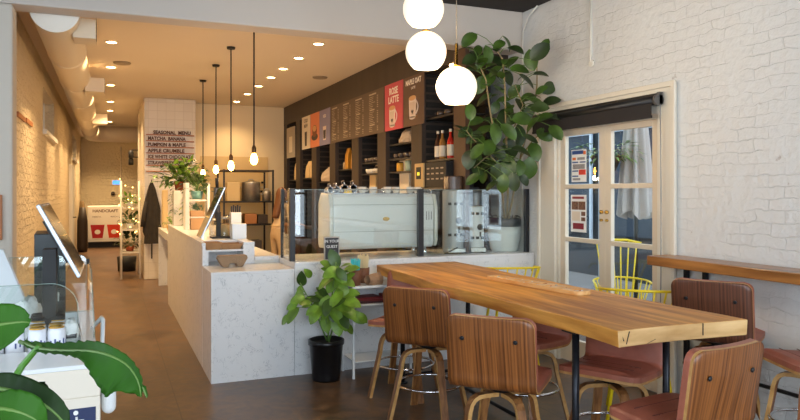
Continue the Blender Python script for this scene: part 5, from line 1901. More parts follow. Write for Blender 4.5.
# wire rack
t = thing('kitchen_rack', 'tall black metal rack holding pots in the kitchen', 'rack', (2.35, 12.7, 0))
ra = atY(224, 172, 12.4); rb_ = atY(273, 172, 12.4)
xa, xb = ra.x - 2.35, rb_.x - 2.35
for x in (xa, xb):
    for y in (-0.3, 0.45):
        MB().box(x - 0.015, x + 0.015, y - 0.015, y + 0.015, 0, 1.95).build('upright', M_black, t)
for z in (0.35, 0.95, 1.36, 1.92):
    b = MB(); b.box(xa, xb, -0.3, 0.45, z, z + 0.025); b.build('shelf', M_black if z != 1.92 else M_dkbrown, t)
def pot_(x, y, z, r, h, label, lid=True):
    t = thing('stock_pot', label, 'pot', (x, y, z))
    MB().lathe([(r, 0), (r, h - 0.01), (r * 1.03, h), (r * 0.97, h), (r * 0.97, h - 0.02)], (0, 0, 0), 28).build('pot', M_steel, t)
    if lid:
        b = MB(); b.lathe([(r * 1.0, h), (r * 0.95, h + 0.015), (0.03, h + 0.03)], (0, 0, 0), 28); b.tube([(-0.05, 0, h + 0.03), (-0.03, 0, h + 0.06), (0.03, 0, h + 0.06), (0.05, 0, h + 0.03)], 0.008, 6); b.build('lid', M_steel, t)
    b = MB()
    for s in (-1, 1):
        b.tube([(s * r, -0.05, h * 0.75), (s * (r + 0.05), -0.04, h * 0.77), (s * (r + 0.05), 0.04, h * 0.77), (s * r, 0.05, h * 0.75)], 0.008, 6)
    b.build('handle', M_steel, t)
p = atY(252, 200, 12.5); pot_(p.x, 12.6, 1.386, 0.165, 0.33, 'large steel stock pot on the kitchen rack')
p = atY(266, 200, 12.45); pot_(p.x + 0.02, 12.5, 1.386, 0.075, 0.16, 'small steel pot on the rack beside the large one')
# boxes and containers on the rack
def crate(u0, u1, v0, v1, y, m, label, nm='storage_box', cat='box', zbase=None):
    a = atY(u0, v0, y); c = atY(u1, v1, y)
    z1, z0 = a.z, c.z
    if zbase is not None:
        z1, z0 = z1 - (z0 - zbase), zbase
    o = MB().box(-(c.x - a.x) / 2, (c.x - a.x) / 2, 0, 0.3, 0, z1 - z0).build(nm, m, loc=((a.x + c.x) / 2, y, z0), bevel=0.01)
    return tag(o, label, cat)
M_beigebox = mat('beige_plastic', (216, 190, 140), 0.5)
crate(227, 240, 186, 205, 12.45, M_beigebox, 'beige box left of the stock pot on the rack', zbase=1.386)
crate(245, 257, 211, 221, 12.45, mat('orange_tub', (168, 112, 66), 0.5), 'orange tub on the rack shelf under the stock pot', 'tub', 'tub', zbase=0.976)
crate(258, 268, 212, 221, 12.45, mat('dark_tub', (60, 50, 44), 0.5), 'dark tub at the right of the orange tub', 'tub', 'tub', zbase=0.976)
crate(228, 242, 212, 221, 12.45, mat('blue_tub', (52, 60, 84), 0.5), 'dark blue tub left of the orange tub', 'tub', 'tub', zbase=0.976)
crate(232, 262, 236, 252, 12.45, mat('grey_crate', (70, 66, 70), 0.5), 'grey crate on the lowest shelf of the kitchen rack', 'crate', 'crate', zbase=0.376)
# steel splashback hood on the kitchen wall
b = MB(); a = atY(200, 156, YB - 0.02); c = atY(268, 156, YB - 0.02)
b.box(a.x, c.x, YB - 0.02, YB - 0.001, 1.1, a.z); o = b.build('wall_panel', mat('beige_panel_wall', (214, 184, 128), 0.4)); tag(o, 'beige splashback panel on the kitchen wall behind the rack', 'panel')
# small wall boxes
for u, v, lab in ((263, 182.5, 'small black switch high on the kitchen wall'), (261, 191.5, 'small black hook below the switch on the kitchen wall')):
    p = atY(u, v, YB - 0.03)
    o = MB().box(-0.035, 0.035, -0.03, -0.021, -0.02, 0.02).build('wall_switch', M_dark, loc=(p.x, YB, p.z)); tag(o, lab, 'switch')
# stainless kitchen bench between the column and the rack
t = thing('kitchen_bench', 'long kitchen bench in front of the back wall', 'bench', (1.95, 12.9, 0))
MB().box(-0.45, 0.0, -0.25, 0.5, 0.86, 0.9).build('benchtop', M_steel, t)
MB().box(-0.44, -0.01, -0.22, 0.5, 0.0, 0.86).build('cabinet', M_beigebox, t)
crate(200, 212, 196, 208, 12.9, M_cupw, 'white cups box on the kitchen bench', 'cup_box', 'box', zbase=0.901)

# ------------------------------------------------ person: barista seen from behind and the side
def person(loc, rot):
    root = None
    H = 1.60
    J = {
        'pelvis': (0, 0, 0.86), 'waist': (0, 0.02, 1.00), 'chest': (0, 0.075, 1.18), 'sh': (0, 0.08, 1.31), 'neck': (0, 0.08, 1.375), 'headb': (0, 0.09, 1.43),
        'hipL': (-0.09, 0, 0.82), 'kneeL': (-0.10, 0.02, 0.46), 'ankL': (-0.10, -0.03, 0.09), 'toeL': (-0.11, 0.11, 0.045),
        'hipR': (0.09, 0, 0.82), 'kneeR': (0.10, 0.03, 0.46), 'ankR': (0.10, -0.01, 0.09), 'toeR': (0.11, 0.13, 0.045),
        'shL': (-0.165, 0.11, 1.30), 'elL': (-0.21, 0.10, 1.05), 'wrL': (-0.16, 0.32, 0.98),
        'shR': (0.165, 0.11, 1.30), 'elR': (0.21, 0.12, 1.05), 'wrR': (0.15, 0.33, 1.0),
    }
    rad = {'pelvis': (0.135, 0.10), 'waist': (0.115, 0.085), 'chest': (0.135, 0.095), 'sh': (0.11, 0.075), 'neck': (0.05, 0.05), 'headb': (0.05, 0.05),
           'hipL': (0.085, 0.09), 'kneeL': (0.055, 0.06), 'ankL': (0.036, 0.038), 'toeL': (0.035, 0.025), 'hipR': (0.085, 0.09), 'kneeR': (0.055, 0.06), 'ankR': (0.036, 0.038), 'toeR': (0.035, 0.025),
           'shL': (0.055, 0.055), 'elL': (0.038, 0.038), 'wrL': (0.026, 0.024), 'shR': (0.055, 0.055), 'elR': (0.038, 0.038), 'wrR': (0.026, 0.024)}
    edges = [('pelvis', 'waist'), ('waist', 'chest'), ('chest', 'sh'), ('sh', 'neck'), ('neck', 'headb'), ('pelvis', 'hipL'), ('hipL', 'kneeL'), ('kneeL', 'ankL'), ('ankL', 'toeL'),
             ('pelvis', 'hipR'), ('hipR', 'kneeR'), ('kneeR', 'ankR'), ('ankR', 'toeR'), ('sh', 'shL'), ('shL', 'elL'), ('elL', 'wrL'), ('sh', 'shR'), ('shR', 'elR'), ('elR', 'wrR')]
    names = list(J)
    verts = [Vector(J[n]) for n in names]
    radl = [rad[n] for n in names]
    ed = [(names.index(a), names.index(b_)) for a, b_ in edges]
    # hands: palm vertex and five fingers each
    for S_, wn_ in ((-1, 'wrL'), (1, 'wrR')):
        w0 = Vector(J[wn_])
        palm = w0 + Vector((-S_ * 0.01, 0.055, -0.01))
        verts.append(palm); radl.append((0.034, 0.016)); pi_ = len(verts) - 1
        ed.append((names.index(wn_), pi_))
        for f_ in range(4):
            off = (f_ - 1.5) * 0.019
            L_ = (0.062, 0.072, 0.068, 0.052)[f_]
            a = palm + Vector((off, 0.03, -0.002)); b_ = a + Vector((off * 0.1, L_ * 0.55, -0.006)); c_ = b_ + Vector((0, L_ * 0.3, -L_ * 0.4))
            i0 = len(verts)
            verts += [a, b_, c_]; radl += [(0.009, 0.009), (0.0085, 0.0085), (0.007, 0.007)]
            ed += [(pi_, i0), (i0, i0 + 1), (i0 + 1, i0 + 2)]
        a = palm + Vector((-S_ * 0.03, -0.01, -0.004)); b_ = a + Vector((-S_ * 0.02, 0.03, -0.006))
        i0 = len(verts)
        verts += [a, b_]; radl += [(0.011, 0.011), (0.009, 0.009)]
        ed += [(pi_, i0), (i0, i0 + 1)]
    me = bpy.data.meshes.new('person')
    me.from_pydata(verts, ed, [])
    o = bpy.data.objects.new('person', me)
    COL.objects.link(o)
    sk = o.modifiers.new('skin', 'SKIN')
    sk.use_smooth_shade = True
    for i, r_ in enumerate(radl):
        me.skin_vertices[0].data[i].radius = r_
    me.skin_vertices[0].data[0].use_root = True
    sd = o.modifiers.new('sub', 'SUBSURF'); sd.levels = 2; sd.render_levels = 2
    bpy.context.view_layer.update()
    m2 = bpy.data.meshes.new_from_object(o.evaluated_get(bpy.context.evaluated_depsgraph_get()))
    bpy.data.objects.remove(o)
    b = MB(); b.bm.from_mesh(m2)
    for f in b.bm.faces:
        c = f.calc_center_median()
        f.material_index = 0
        arm = abs(c.x) > 0.1 and c.z > 0.9 and c.y > 0.06
        if c.z > 1.355 or (c.y > 0.24 and 0.9 < c.z < 1.1) :
            f.material_index = 0
        elif c.z < 0.12:
            f.material_index = 3
        elif c.z < 0.93:
            f.material_index = 2
        else:
            f.material_index = 1
    # head with face
    hc = Vector((0, 0.11, 1.50))
    b.sphere(hc, 0.105, 24, 18, (0.76, 0.92, 1.12))
    b.lathe([(0.014, 0.0), (0.008, 0.03)], hc + Vector((0, 0.085, -0.012)), 8, axis=(0, 1, -0.3))   # nose
    for s in (-1, 1):
        b.sphere(hc + Vector((s * 0.08, -0.005, -0.005)), 0.02, 8, 6, (0.5, 0.9, 1.4))
    ob = b.build('person', [mat('skin', (206, 158, 124), 0.5), mat('beige_top', (214, 188, 152), 0.8, bump=0.2, bscale=30), mat('beige_trousers', (196, 168, 132), 0.8), M_dark], loc=loc, rotz=rot)
    b = MB()
    for s in (-1, 1):
        b.sphere(hc + Vector((s * 0.03, 0.086, 0.008)), 0.011, 10, 6, (1.2, 0.6, 0.8))
    b.build('eyes', M_dark, ob)
    MB().sphere(hc + Vector((0, 0.084, -0.055)), 0.018, 10, 6, (1.2, 0.5, 0.35)).build('mouth', mat('lip', (160, 84, 74), 0.5), ob)
    # long brown hair over the back
    b = MB()
    rows = []
    for j in range(14):
        s = j / 13
        if s < 0.45:
            ph = s / 0.45
            zc_ = hc.z + 0.135 * math.cos(ph * PI * 0.55)
            yy = hc.y - 0.025 - 0.01 * ph
            rr_ = 0.115 * math.sin(0.12 + ph * PI * 0.44)
        else:
            q = (s - 0.45) / 0.55
            zc_ = hc.z - 0.03 - 0.36 * q
            yy = hc.y - 0.035 - 0.11 * q
            rr_ = 0.112 - 0.035 * q
        rows.append([(rr_ * 0.95 * math.cos(a) * (1 + 0.03 * math.sin(9 * a)), yy + rr_ * (0.75 if math.sin(a) < 0 else 0.5) * math.sin(a), zc_) for a in [PI + PI * (-0.12 + 1.24 * k / 24) for k in range(25)]])
    b.grid(rows)
    hr = b.build('hair', mat('brown_hair', (104, 64, 34), 0.5, var=0.4, scale=40, stretch=(8, 8, 0.6)), ob)
    so = hr.modifiers.new('solid', 'SOLIDIFY'); so.thickness = 0.018
    # apron tied at the back
    b = MB()
    b.tube([(0.125 * math.cos(a), 0.015 + 0.105 * math.sin(a), 0.985) for a in [2 * PI * k / 30 for k in range(30)]], 0.008, 6, closed=True)
    b.build('apron_tie', M_beigebox, ob)
    tag(ob, 'person with long brown hair in a beige top and trousers, standing behind the counter', 'person')
    return ob
person((2.64, 11.6, 0), R(-68))

# ================================================================== THINGS ON THE SERVICE COUNTER
def pos_display(p_bot, p_top, y0, y1, label, side, name='order_screen'):
    """slanted slab screen; side=+1: face towards +X"""
    t = thing(name, label, 'screen', (p_bot[0], y0, p_bot[1]))
    dx, dz = p_top[0] - p_bot[0], p_top[1] - p_bot[1]
    L_ = math.hypot(dx, dz)
    ux, uz = dx / L_, dz / L_
    nx, nz = -uz * (-side), ux * (-side) * -1
    n = Vector((uz * side, 0, -ux * side))
    th_ = 0.015
    u_ = Vector((ux, 0, uz))
    b = MB()
    P0 = Vector((0, 0, 0))
    def pl(a, c, w0, w1, off0, off1, m, nm, parent=t, bev=0.0):
        q = MB()
        corners = [u_ * a + n * off0, u_ * c + n * off0, u_ * c + n * off1, u_ * a + n * off1]
        q.prism([Vector(k) + Vector((0, w0, 0)) for k in corners], (0, w1 - w0, 0))
        return q.build(nm, m, parent, bevel=bev)
    W_ = y1 - y0
    pl(0, L_, 0, W_, -th_, 0, mat('silver_case', (206, 214, 224), 0.25, 0.5), 'case', bev=0.004)
    pl(0.012, L_ - 0.012, 0.012, W_ - 0.012, 0.0, 0.0015, mat('dark_screen', (30, 40, 40), 0.06, spec=0.8), 'screen_glass')
    pl(L_ * 0.2, L_ * 0.8, W_ * 0.3, W_ * 0.7, -th_ - 0.02, -th_, M_dark, 'back_housing')
    return t, n, u_
# right one leaning over the counter end, facing the aisle
t, n, u_ = pos_display((0.80, 1.115), (1.02, 1.60), 6.72, 7.08, 'slanted order screen on the marble counter facing the aisle', -1)
b = MB(); b.box(0.12, 0.30, 0.10, 0.28, -0.015, 0.0); b.box(0.17, 0.21, 0.16, 0.22, 0.0, 0.24); b.build('stand', M_dark, t)
# left one on the pastry case side
t, n, u_ = pos_display((-0.10, 1.213), (-0.248, 1.503), 3.02, 3.50, 'slanted order screen at the left, facing the aisle above the case', 1)
b = MB(); b.box(-0.15, -0.10, 0.16, 0.26, -0.257, 0.10); b.box(-0.2, -0.02, 0.08, 0.34, -0.257, -0.245); b.build('stand', M_dark, t)

def kraft_tray(loc, w, d, h, label, rot=0.0, flare=1.25):
    b = MB()
    b.mi = 0
    a = [(-w / 2, -d / 2), (w / 2, -d / 2), (w / 2, d / 2), (-w / 2, d / 2)]
    base = [(x / flare, y / flare, 0.0) for x, y in a]
    top_ = [(x, y, h) for x, y in a]
    b.face(base)
    for i in range(4):
        b.face([base[i], base[(i + 1) % 4], top_[(i + 1) % 4], top_[i]])
    bmesh.ops.remove_doubles(b.bm, verts=b.bm.verts, dist=1e-5)
    o = b.build('card_tray', M_kraft, loc=loc, rotz=rot)
    so = o.modifiers.new('solid', 'SOLIDIFY'); so.thickness = 0.004; so.offset = 1
    return tag(o, label, 'tray', 'card trays on the counter')
kraft_tray((0.86, 6.42, 1.037), 0.15, 0.18, 0.06, 'kraft card tray beneath the foot of the order screen', 0.1)
kraft_tray((1.03, 6.42, 1.037), 0.20, 0.18, 0.045, 'wide kraft card tray right of the other on the shelf edge', -0.1)
# moulded pulp cup carrier on the low counter
t = thing('cup_carrier', 'grey brown pulp cup carrier on the low marble counter', 'cup carrier', (0.99, 6.10, 0.901), 0.05)
b = MB()
b.prism([(-0.12, 0, 0.10), (-0.13, 0, 0.075), (-0.085, 0, 0.0), (-0.04, 0, 0.0), (-0.03, 0, 0.03), (0.03, 0, 0.03), (0.04, 0, 0.0), (0.085, 0, 0.0), (0.13, 0, 0.075), (0.12, 0, 0.10)], (0, 0.09, 0), Matrix.Translation((0, -0.045, 0)))
o = b.build('carrier', mat('pulp', (148, 122, 96), 0.9, bump=0.5, bscale=60), t, bevel=0.006)
# white boxes by the step
def wbox(x, y, z, w_, d_, h_, label, m=M_gloss, nm='white_box', cat='box'):
    o = MB().box(-w_ / 2, w_ / 2, -d_ / 2, d_ / 2, 0, h_).build(nm, m, loc=(x, y, z), bevel=0.004)
    return tag(o, label, cat)
wbox(1.15, 6.72, 1.101, 0.135, 0.13, 0.145, 'square white dispenser box on the step of the marble counter')
t = thing('knife_block', 'white knife block with black handled knives', 'knife block', (1.155, 6.90, 1.101))
MB().box(-0.05, 0.05, -0.04, 0.06, 0, 0.25).build('block', M_cupw, t, bevel=0.004)
for k in range(5):
    b = MB(); x = -0.04 + k * 0.02
    b.box(x - 0.006, x + 0.006, -0.01, 0.012, 0.25, 0.31 + 0.01 * (k % 2)); b.build('knife_handle', M_dark, t)
# glass jars by the screen
M_jarg = glass_mat('jar_glass', (0.97, 0.96, 0.93))
for i, (x, y, r_, h_, m, lab) in enumerate(((1.06, 7.0, 0.055, 0.17, M_creambag, 'glass jar of pale biscuits beside the order screen'), (1.12, 7.25, 0.05, 0.16, M_brnbag, 'glass jar of brown sweets behind the white box'), (1.0, 7.35, 0.045, 0.14, M_print, 'glass jar of white sugar behind the order screen'))):
    t = thing('glass_jar', lab, 'jar', (x, y, 1.101))
    MB().lathe([(r_, 0), (r_, h_), (r_ * 0.8, h_ + 0.01)], (0, 0, 0), 20, cap=False).build('jar', M_jarg, t)
    MB().lathe([(r_ * 0.9, 0.004), (r_ * 0.92, h_ * 0.7), (0.01, h_ * 0.78)], (0, 0, 0), 16).build('contents', m, t)
    MB().lathe([(r_ * 0.86, h_ + 0.011), (r_ * 0.86, h_ + 0.03), (0.01, h_ + 0.035)], (0, 0, 0), 16).build('lid', M_steel, t)
# tall dark beer-tap column
t = thing('coffee_tap', 'dark tap column standing behind the order screen', 'tap', (1.08, 7.65, 1.101))
MB().box(-0.03, 0.03, -0.05, 0.05, 0, 0.5).build('column', M_black, t, bevel=0.008)
MB().tube([(0, -0.05, 0.38), (0, -0.13, 0.38), (0, -0.14, 0.31)], 0.012, 8).build('spout', M_chrome, t)
MB().lathe([(0.014, 0.5), (0.02, 0.6)], (0, 0, 0), 10).build('handle', M_dark, t)

# white plant stand with uprights, shelf and wooden boxes
t = thing('plant_stand', 'white open plant stand with two tall uprights on the counter', 'stand', (0.99, 8.6, 1.10))
for x, w_ in ((-0.13, 0.045), (0.115, 0.03)):
    MB().box(x - w_ / 2, x + w_ / 2, -0.10, 0.16, 0.001, 0.56).build('upright', M_white, t, bevel=0.003)
MB().box(-0.107, 0.099, -0.08, 0.14, 0.34, 0.36).build('shelf', M_white, t)
MB().box(-0.107, 0.099, -0.08, 0.14, 0.14, 0.155).build('shelf', M_white, t)
def small_pot(x, y, z, r, h, m, label, leafm, L_, n_, trailing=False, seed=1, name='potted_herb'):
    t = thing(name, label, 'plant', (x, y, z))
    MB().lathe([(r * 0.75, 0), (r, h), (r * 0.92, h), (r * 0.85, h * 0.85), (0.01, h * 0.85)], (0, 0, 0), 24).build('pot', m, t)
    rg = random.Random(seed)
    b = MB(); sm = MB()
    for k in range(n_):
        a = rg.uniform(0, 2 * PI); el = rg.uniform(0.0, 1.4)
        d_ = Vector((math.cos(a) * math.cos(el), math.sin(a) * math.cos(el), math.sin(el)))
        R_ = rg.uniform(0.4, 1.0) * L_
        p_ = Vector((0, 0, h * 0.9)) + d_ * R_
        add_leaf(b, p_, d_ + Vector((rg.uniform(-.6, .6), rg.uniform(-.6, .6), rg.uniform(-0.9, 0.2))), L_ * 0.42, L_ * 0.26, 0, 0.8, 0.2, 4, 0.7, m=1)
        if k % 3 == 0:
            sm.tube([(0, 0, h * 0.8), Vector((0, 0, h * 0.9)) + d_ * R_ * 0.5, p_], 0.0022, 4)
    b.build('foliage', leafm, t)
    sm.build('stem', M_stemgr, t)
    return t
small_pot(0.985, 8.63, 1.462, 0.075, 0.10, M_teal, 'leafy plant in a teal pot on the white plant stand', M_green, 0.20, 80, seed=8)
M_sage = mat('sage_leaf', (96, 128, 100), 0.6)
t = thing('planter_box', 'small amber wood planter box under the teal pot', 'planter', (0.985, 8.62, 1.256))
MB().box(-0.08, 0.08, -0.07, 0.07, 0, 0.07).build('box', mat('amber_wood', (190, 148, 100), 0.5), t)
rg = random.Random(9); b = MB()
for k in range(60):
    d_ = rdir(rg, 0.5); d_.normalize()
    add_leaf(b, Vector((rg.uniform(-.06, .06), rg.uniform(-.05, .05), 0.07 + rg.uniform(0, 0.06))), d_, 0.05, 0.02, 0, 0.4, 0.2, 4, 0.7, m=1)
b.build('foliage', M_sage, t)
wbox(0.985, 8.56, 1.101, 0.17, 0.10, 0.135, 'amber wooden box at the bottom of the plant stand', mat('amber_wood', (190, 148, 100), 0.5), 'wooden_box')
# trailing pothos on a white plinth
o = MB().box(-0.10, 0.10, -0.1, 0.1, 0, 0.47).build('plinth', M_cupw, loc=(0.90, 9.75, 1.1005), bevel=0.004); tag(o, 'pale plinth carrying the trailing plant on the counter', 'plinth')
t = thing('trailing_plant', 'bushy trailing green plant in a terracotta pot above the counter', 'plant', (0.90, 9.75, 1.571))
MB().lathe([(0.07, 0), (0.09, 0.12), (0.08, 0.12), (0.07, 0.1), (0.01, 0.1)], (0, 0, 0), 24).build('pot', M_terra, t)
rg = random.Random(21); b = MB(); b2 = MB(); sm = MB()
for k in range(230):
    a = rg.uniform(0, 2 * PI); el = rg.uniform(-0.35, 1.45)
    R_ = rg.uniform(0.08, 0.40) * (1.0 if el > 0 else 0.8)
    d_ = Vector((math.cos(a) * math.cos(el) * 0.95, math.sin(a) * math.cos(el) * 0.8, math.sin(el) * 0.72))
    p_ = Vector((0, 0, 0.14)) + d_ * R_
    add_leaf(b if k % 2 else b2, p_, d_ + Vector((rg.uniform(-.8, .8), rg.uniform(-.8, .8), rg.uniform(-1.0, 0.3))), 0.11, 0.065, 0, 0.8, 0.2, 4, 0.7, m=1)
    if k % 6 == 0:
        sm.tube([(0, 0, 0.1), Vector((0, 0, 0.16)) + d_ * R_ * 0.5, p_], 0.003, 4)
for (x0, y0, L_) in ((0.03, -0.12, 0.72), (-0.11, -0.05, 0.35), (0.07, -0.13, 0.5)):
    pts = [Vector((x0 * 0.5, y0 * 0.5, 0.13)), Vector((x0, y0, 0.10))] + [Vector((x0 + 0.02 * math.sin(k), y0 - 0.005 * k, 0.06 - L_ * k / 10)) for k in range(1, 11)]
    sm.tube(pts, 0.003, 5)
    for k, q in enumerate(pts[1:]):
        for s in (-1, 1):
            add_leaf(b if k % 2 else b2, q, Vector((s, rg.uniform(-.8, .2), -0.7)), 0.07, 0.045, 0, 0.6, 0.2, 4, 0.7, m=1)
b.build('foliage', M_green, t); b2.build('foliage', M_lime, t); sm.build('stem', M_stemgr, t)
small_pot(0.86, 10.9, 0.966, 0.06, 0.10, mat('yellow_pot', (212, 170, 80), 0.5), 'small yellow pot with leaves on the lower far counter', M_lime, 0.13, 40, seed=4)
# beige column shelving behind the counter run
for (u0, u1, v0, v1, y, m, lab) in ((163, 168, 188, 226, 11.8, M_beigebox, 'tall narrow beige box at the far end of the counter'), (176, 182, 208, 226, 11.2, M_creambag, 'cream carton standing behind the trailing vine')):
    crate(u0, u1, v0, v1, y, m, lab, 'tall_carton', 'box', zbase=0.966)

# ================================================================== COLUMN: COAT
t = thing('hanging_jacket', 'dark grey brown jacket hanging on the white column', 'jacket', (0.70, 12.96, 1.0))
b = MB()
rows = []
rng = random.Random(6)
HT = 0.72
for j in range(16):
    s = j / 15
    z = HT - 1.08 * s
    wdt = 0.02 + 0.125 * min(1, (s * 2.2)) ** 0.8 - (0.03 if s > 0.8 else 0)
    cx = -0.0 - 0.02 * s + (0.02 if s > 0.7 else 0)
    rows.append([(cx + wdt * math.cos(a) * (1 + 0.12 * math.sin(5 * a + s * 4)), -0.065 + (0.02 + 0.035 * min(1, s * 2)) * math.sin(a) * (1 + 0.3 * math.sin(7 * a + 2 * s)), z) for a in [2 * PI * k / 36 for k in range(37)]])
b.grid(rows); b.face(rows[0][:36]); b.face(rows[-1][:36])
b.build('jacket_body', mat('jacket_cloth', (54, 48, 42), 0.85, var=0.2, scale=12), t)
b = MB()
b.tube([(-0.09, -0.09, 0.38), (-0.13, -0.10, 0.12), (-0.15, -0.10, -0.06)], [0.035, 0.04, 0.04], 12)
b.build('sleeve', MATS['jacket_cloth'], t)
b = MB(); b.tube([(0, -0.02, HT + 0.0), (0, -0.06, HT + 0.01), (0, -0.06, HT + 0.05)], 0.008, 6); b.build('hook', M_dark, t)
b = MB(); b.box(-0.012, 0.012, -0.11, -0.10, -0.62, 0.05); b.build('belt', mat('belt_dark', (44, 38, 34), 0.7), t)

# ================================================================== CORRIDOR END
# ladder shelf
la = (0.28, 13.6, 0)
t = thing('ladder_shelf', 'white ladder shelf with plants and fairy lights beside the column', 'ladder', la)
for x in (-0.07, 0.24):
    MB().tube([(x, -0.42, 0), (x, 0.0, 1.75)], 0.018, 8).build('rail', M_white, t)
    MB().tube([(x, 0.42, 0), (x, 0.0, 1.75)], 0.015, 8).build('back_rail', M_white, t)
for z in (0.45, 0.85, 1.25):
    f = 1 - z / 1.75
    MB().box(-0.07, 0.24, -0.42 * f, 0.42 * f, z, z + 0.02).build('step', M_white, t)
small_pot(0.36, 13.6, 0.871, 0.07, 0.10, M_pot, 'white potted plant on the middle step of the ladder shelf', M_green, 0.22, 50, seed=31)
small_pot(0.36, 13.6, 0.471, 0.08, 0.10, M_terra, 'terracotta potted plant on the lowest step of the ladder shelf', M_greendk, 0.25, 50, seed=33)
small_pot(0.36, 13.6, 1.271, 0.06, 0.09, M_pot, 'small potted plant on the top step of the ladder shelf', M_lime, 0.18, 50, seed=35)
b = MB()
rg = random.Random(14)
for k in range(22):
    b.sphere((la[0] + 0.08 + rg.uniform(-0.22, 0.16), la[1] - 0.25 + rg.uniform(-0.2, 0.2), rg.uniform(0.7, 1.9)), 0.009, 6, 4)
o = b.build('fairy_lights', mat('fairy_glow', (255, 214, 140), 0.5, emit=(255, 200, 110), estr=14)); tag(o, 'string of warm fairy lights around the ladder shelf', 'string lights'); o['kind'] = 'stuff'
o = MB().lathe([(0.16, 0), (0.18, 0.28), (0.16, 0.28), (0.02, 0.25)], (0, 0, 0), 20).build('floor_planter', M_dark, loc=(0.33, 14.6, 0.0)); tag(o, 'dark planter on the floor behind the ladder shelf', 'planter')
# black spot lamps on the column side
for u, v, lab in ((134, 150, 'upper black wall spotlight on the column side'), (131, 157, 'lower black wall spotlight left of the other')):
    p = atD(u, v, 14.6)
    t = thing('wall_spotlight', lab, 'lamp', (0.579, p.y, p.z), 0, 'black wall spotlights')
    MB().tube([(0, 0, 0), (-0.12, 0, 0.0), (-0.14, 0, -0.03)], 0.012, 8).build('arm', M_dark, t)
    MB().lathe([(0.03, 0.05), (0.05, 0.0), (0.05, -0.11)], (-0.14, 0, -0.06), 14).build('lamp_head', M_dark, t)
# poster fronted cooler at the end
t = thing('drinks_cooler', 'white drinks cooler with two red tumblers printed on its front', 'cooler', (-0.02, 20.9, 0))
MB().box(-0.52, 0.40, 0, 0.7, 0.16, 1.16).build('body', M_white, t, bevel=0.02)
MB().box(-0.5, 0.38, 0.04, 0.66, 0, 0.16).build('base', M_dark, t)
MB().box(-0.50, 0.38, -0.006, -0.001, 0.24, 1.12).build('front_sheet', M_print, t)
def cupshape(cx, m, nm):
    b = MB(); b.prism([(cx - 0.13, -0.0065, 0.27), (cx + 0.13, -0.0065, 0.27), (cx + 0.18, -0.0065, 0.64), (cx - 0.18, -0.0065, 0.64)], (0, -0.002, 0)); b.build(nm, m, t)
    n = 20
    b = MB(); b.prism([(cx + 0.075 * math.cos(2 * PI * k / n), -0.0086, 0.44 + 0.065 * math.sin(2 * PI * k / n)) for k in range(n)], (0, -0.002, 0)); b.build('printed_badge', M_print, t)
cupshape(-0.26, mat('tumbler_red', (172, 24, 30), 0.5), 'printed_tumbler'); cupshape(0.16, mat('tumbler_orange', (206, 56, 24), 0.5), 'printed_tumbler')
text('lettering', 'HANDCRAFT', 0.11, frame_M((-0.06, -0.0075, 1.02), (1, 0, 0), (0, 0, 1)), M_letter, t, bold=0.003)
text('lettering', 'HIBISCUS', 0.055, frame_M((-0.28, -0.0075, 0.86), (1, 0, 0), (0, 0, 1)), M_letter, t)
text('lettering', 'PEACH', 0.055, frame_M((0.16, -0.0075, 0.86), (1, 0, 0), (0, 0, 1)), M_letter, t)
# brown coats / bags at the left end
for i, (x, y, w_, h_, m, lab) in enumerate(((-0.62, 19.6, 0.13, 1.15, M_dkbrown, 'dark brown rolled mat leaning at the end of the corridor'), (-0.66, 20.6, 0.10, 1.3, mat('olive_roll', (110, 86, 50), 0.8), 'olive brown roll standing behind the dark one'))):
    b = MB(); b.lathe([(w_ * 0.8, 0), (w_, 0.1), (w_ * 0.95, h_ * 0.7), (w_ * 0.55, h_)], (0, 0, 0), 14)
    o = b.build('rolled_mat', m, loc=(x, y, 0)); tag(o, lab, 'roll')
# thermostat
p = atY(116.5, 182.5, YF)
t = thing('thermostat', 'small glowing blue thermostat on the far brick wall', 'thermostat', (p.x, YF, p.z))
MB().box(-0.14, 0.14, -0.03, -0.001, -0.09, 0.09).build('case', M_white, t, bevel=0.006)
MB().box(-0.11, 0.11, -0.033, -0.03, -0.06, 0.06).build('display', mat('blue_lcd', (90, 170, 255), 0.4, emit=(70, 150, 255), estr=1.5), t)
for u, v, lab in ((113, 193.5, 'round dark bell fixed on the far brick wall'),):
    p = atY(u, v, YF)
    o = MB().lathe([(0.06, 0), (0.06, 0.05), (0.02, 0.07)], (0, 0, 0), 14, axis=(0, -1, 0)).build('wall_bell', M_dkbrown, loc=(p.x, YF - 0.001, p.z)); tag(o, lab, 'bell')
p = atY(121, 197, YF)
b = MB(); b.box(-0.07, 0.07, -0.05, -0.001, -0.08, 0.08); b.tube([(0, -0.02, 0.08), (0, -0.02, ZC - p.z - 0.25)], 0.015, 6)
o = b.build('switch_box', M_trim, loc=(p.x, YF, p.z)); tag(o, 'cream electrical box with conduit on the far brick wall', 'electrical box')
# two little brown plates on the corridor wall
for u, v, lab in ((20, 117, 'upper small brown wooden sign on the corridor wall'), (28, 122.5, 'lower small brown wooden sign on the corridor wall')):
    p = atX(u, v, XL)
    o = MB().box(0.001, 0.02, -0.3, 0.3, -0.022, 0.022).build('wooden_sign', M_rail, loc=(XL, p.y, p.z)); tag(o, lab, 'sign', 'small wooden signs on the corridor wall')

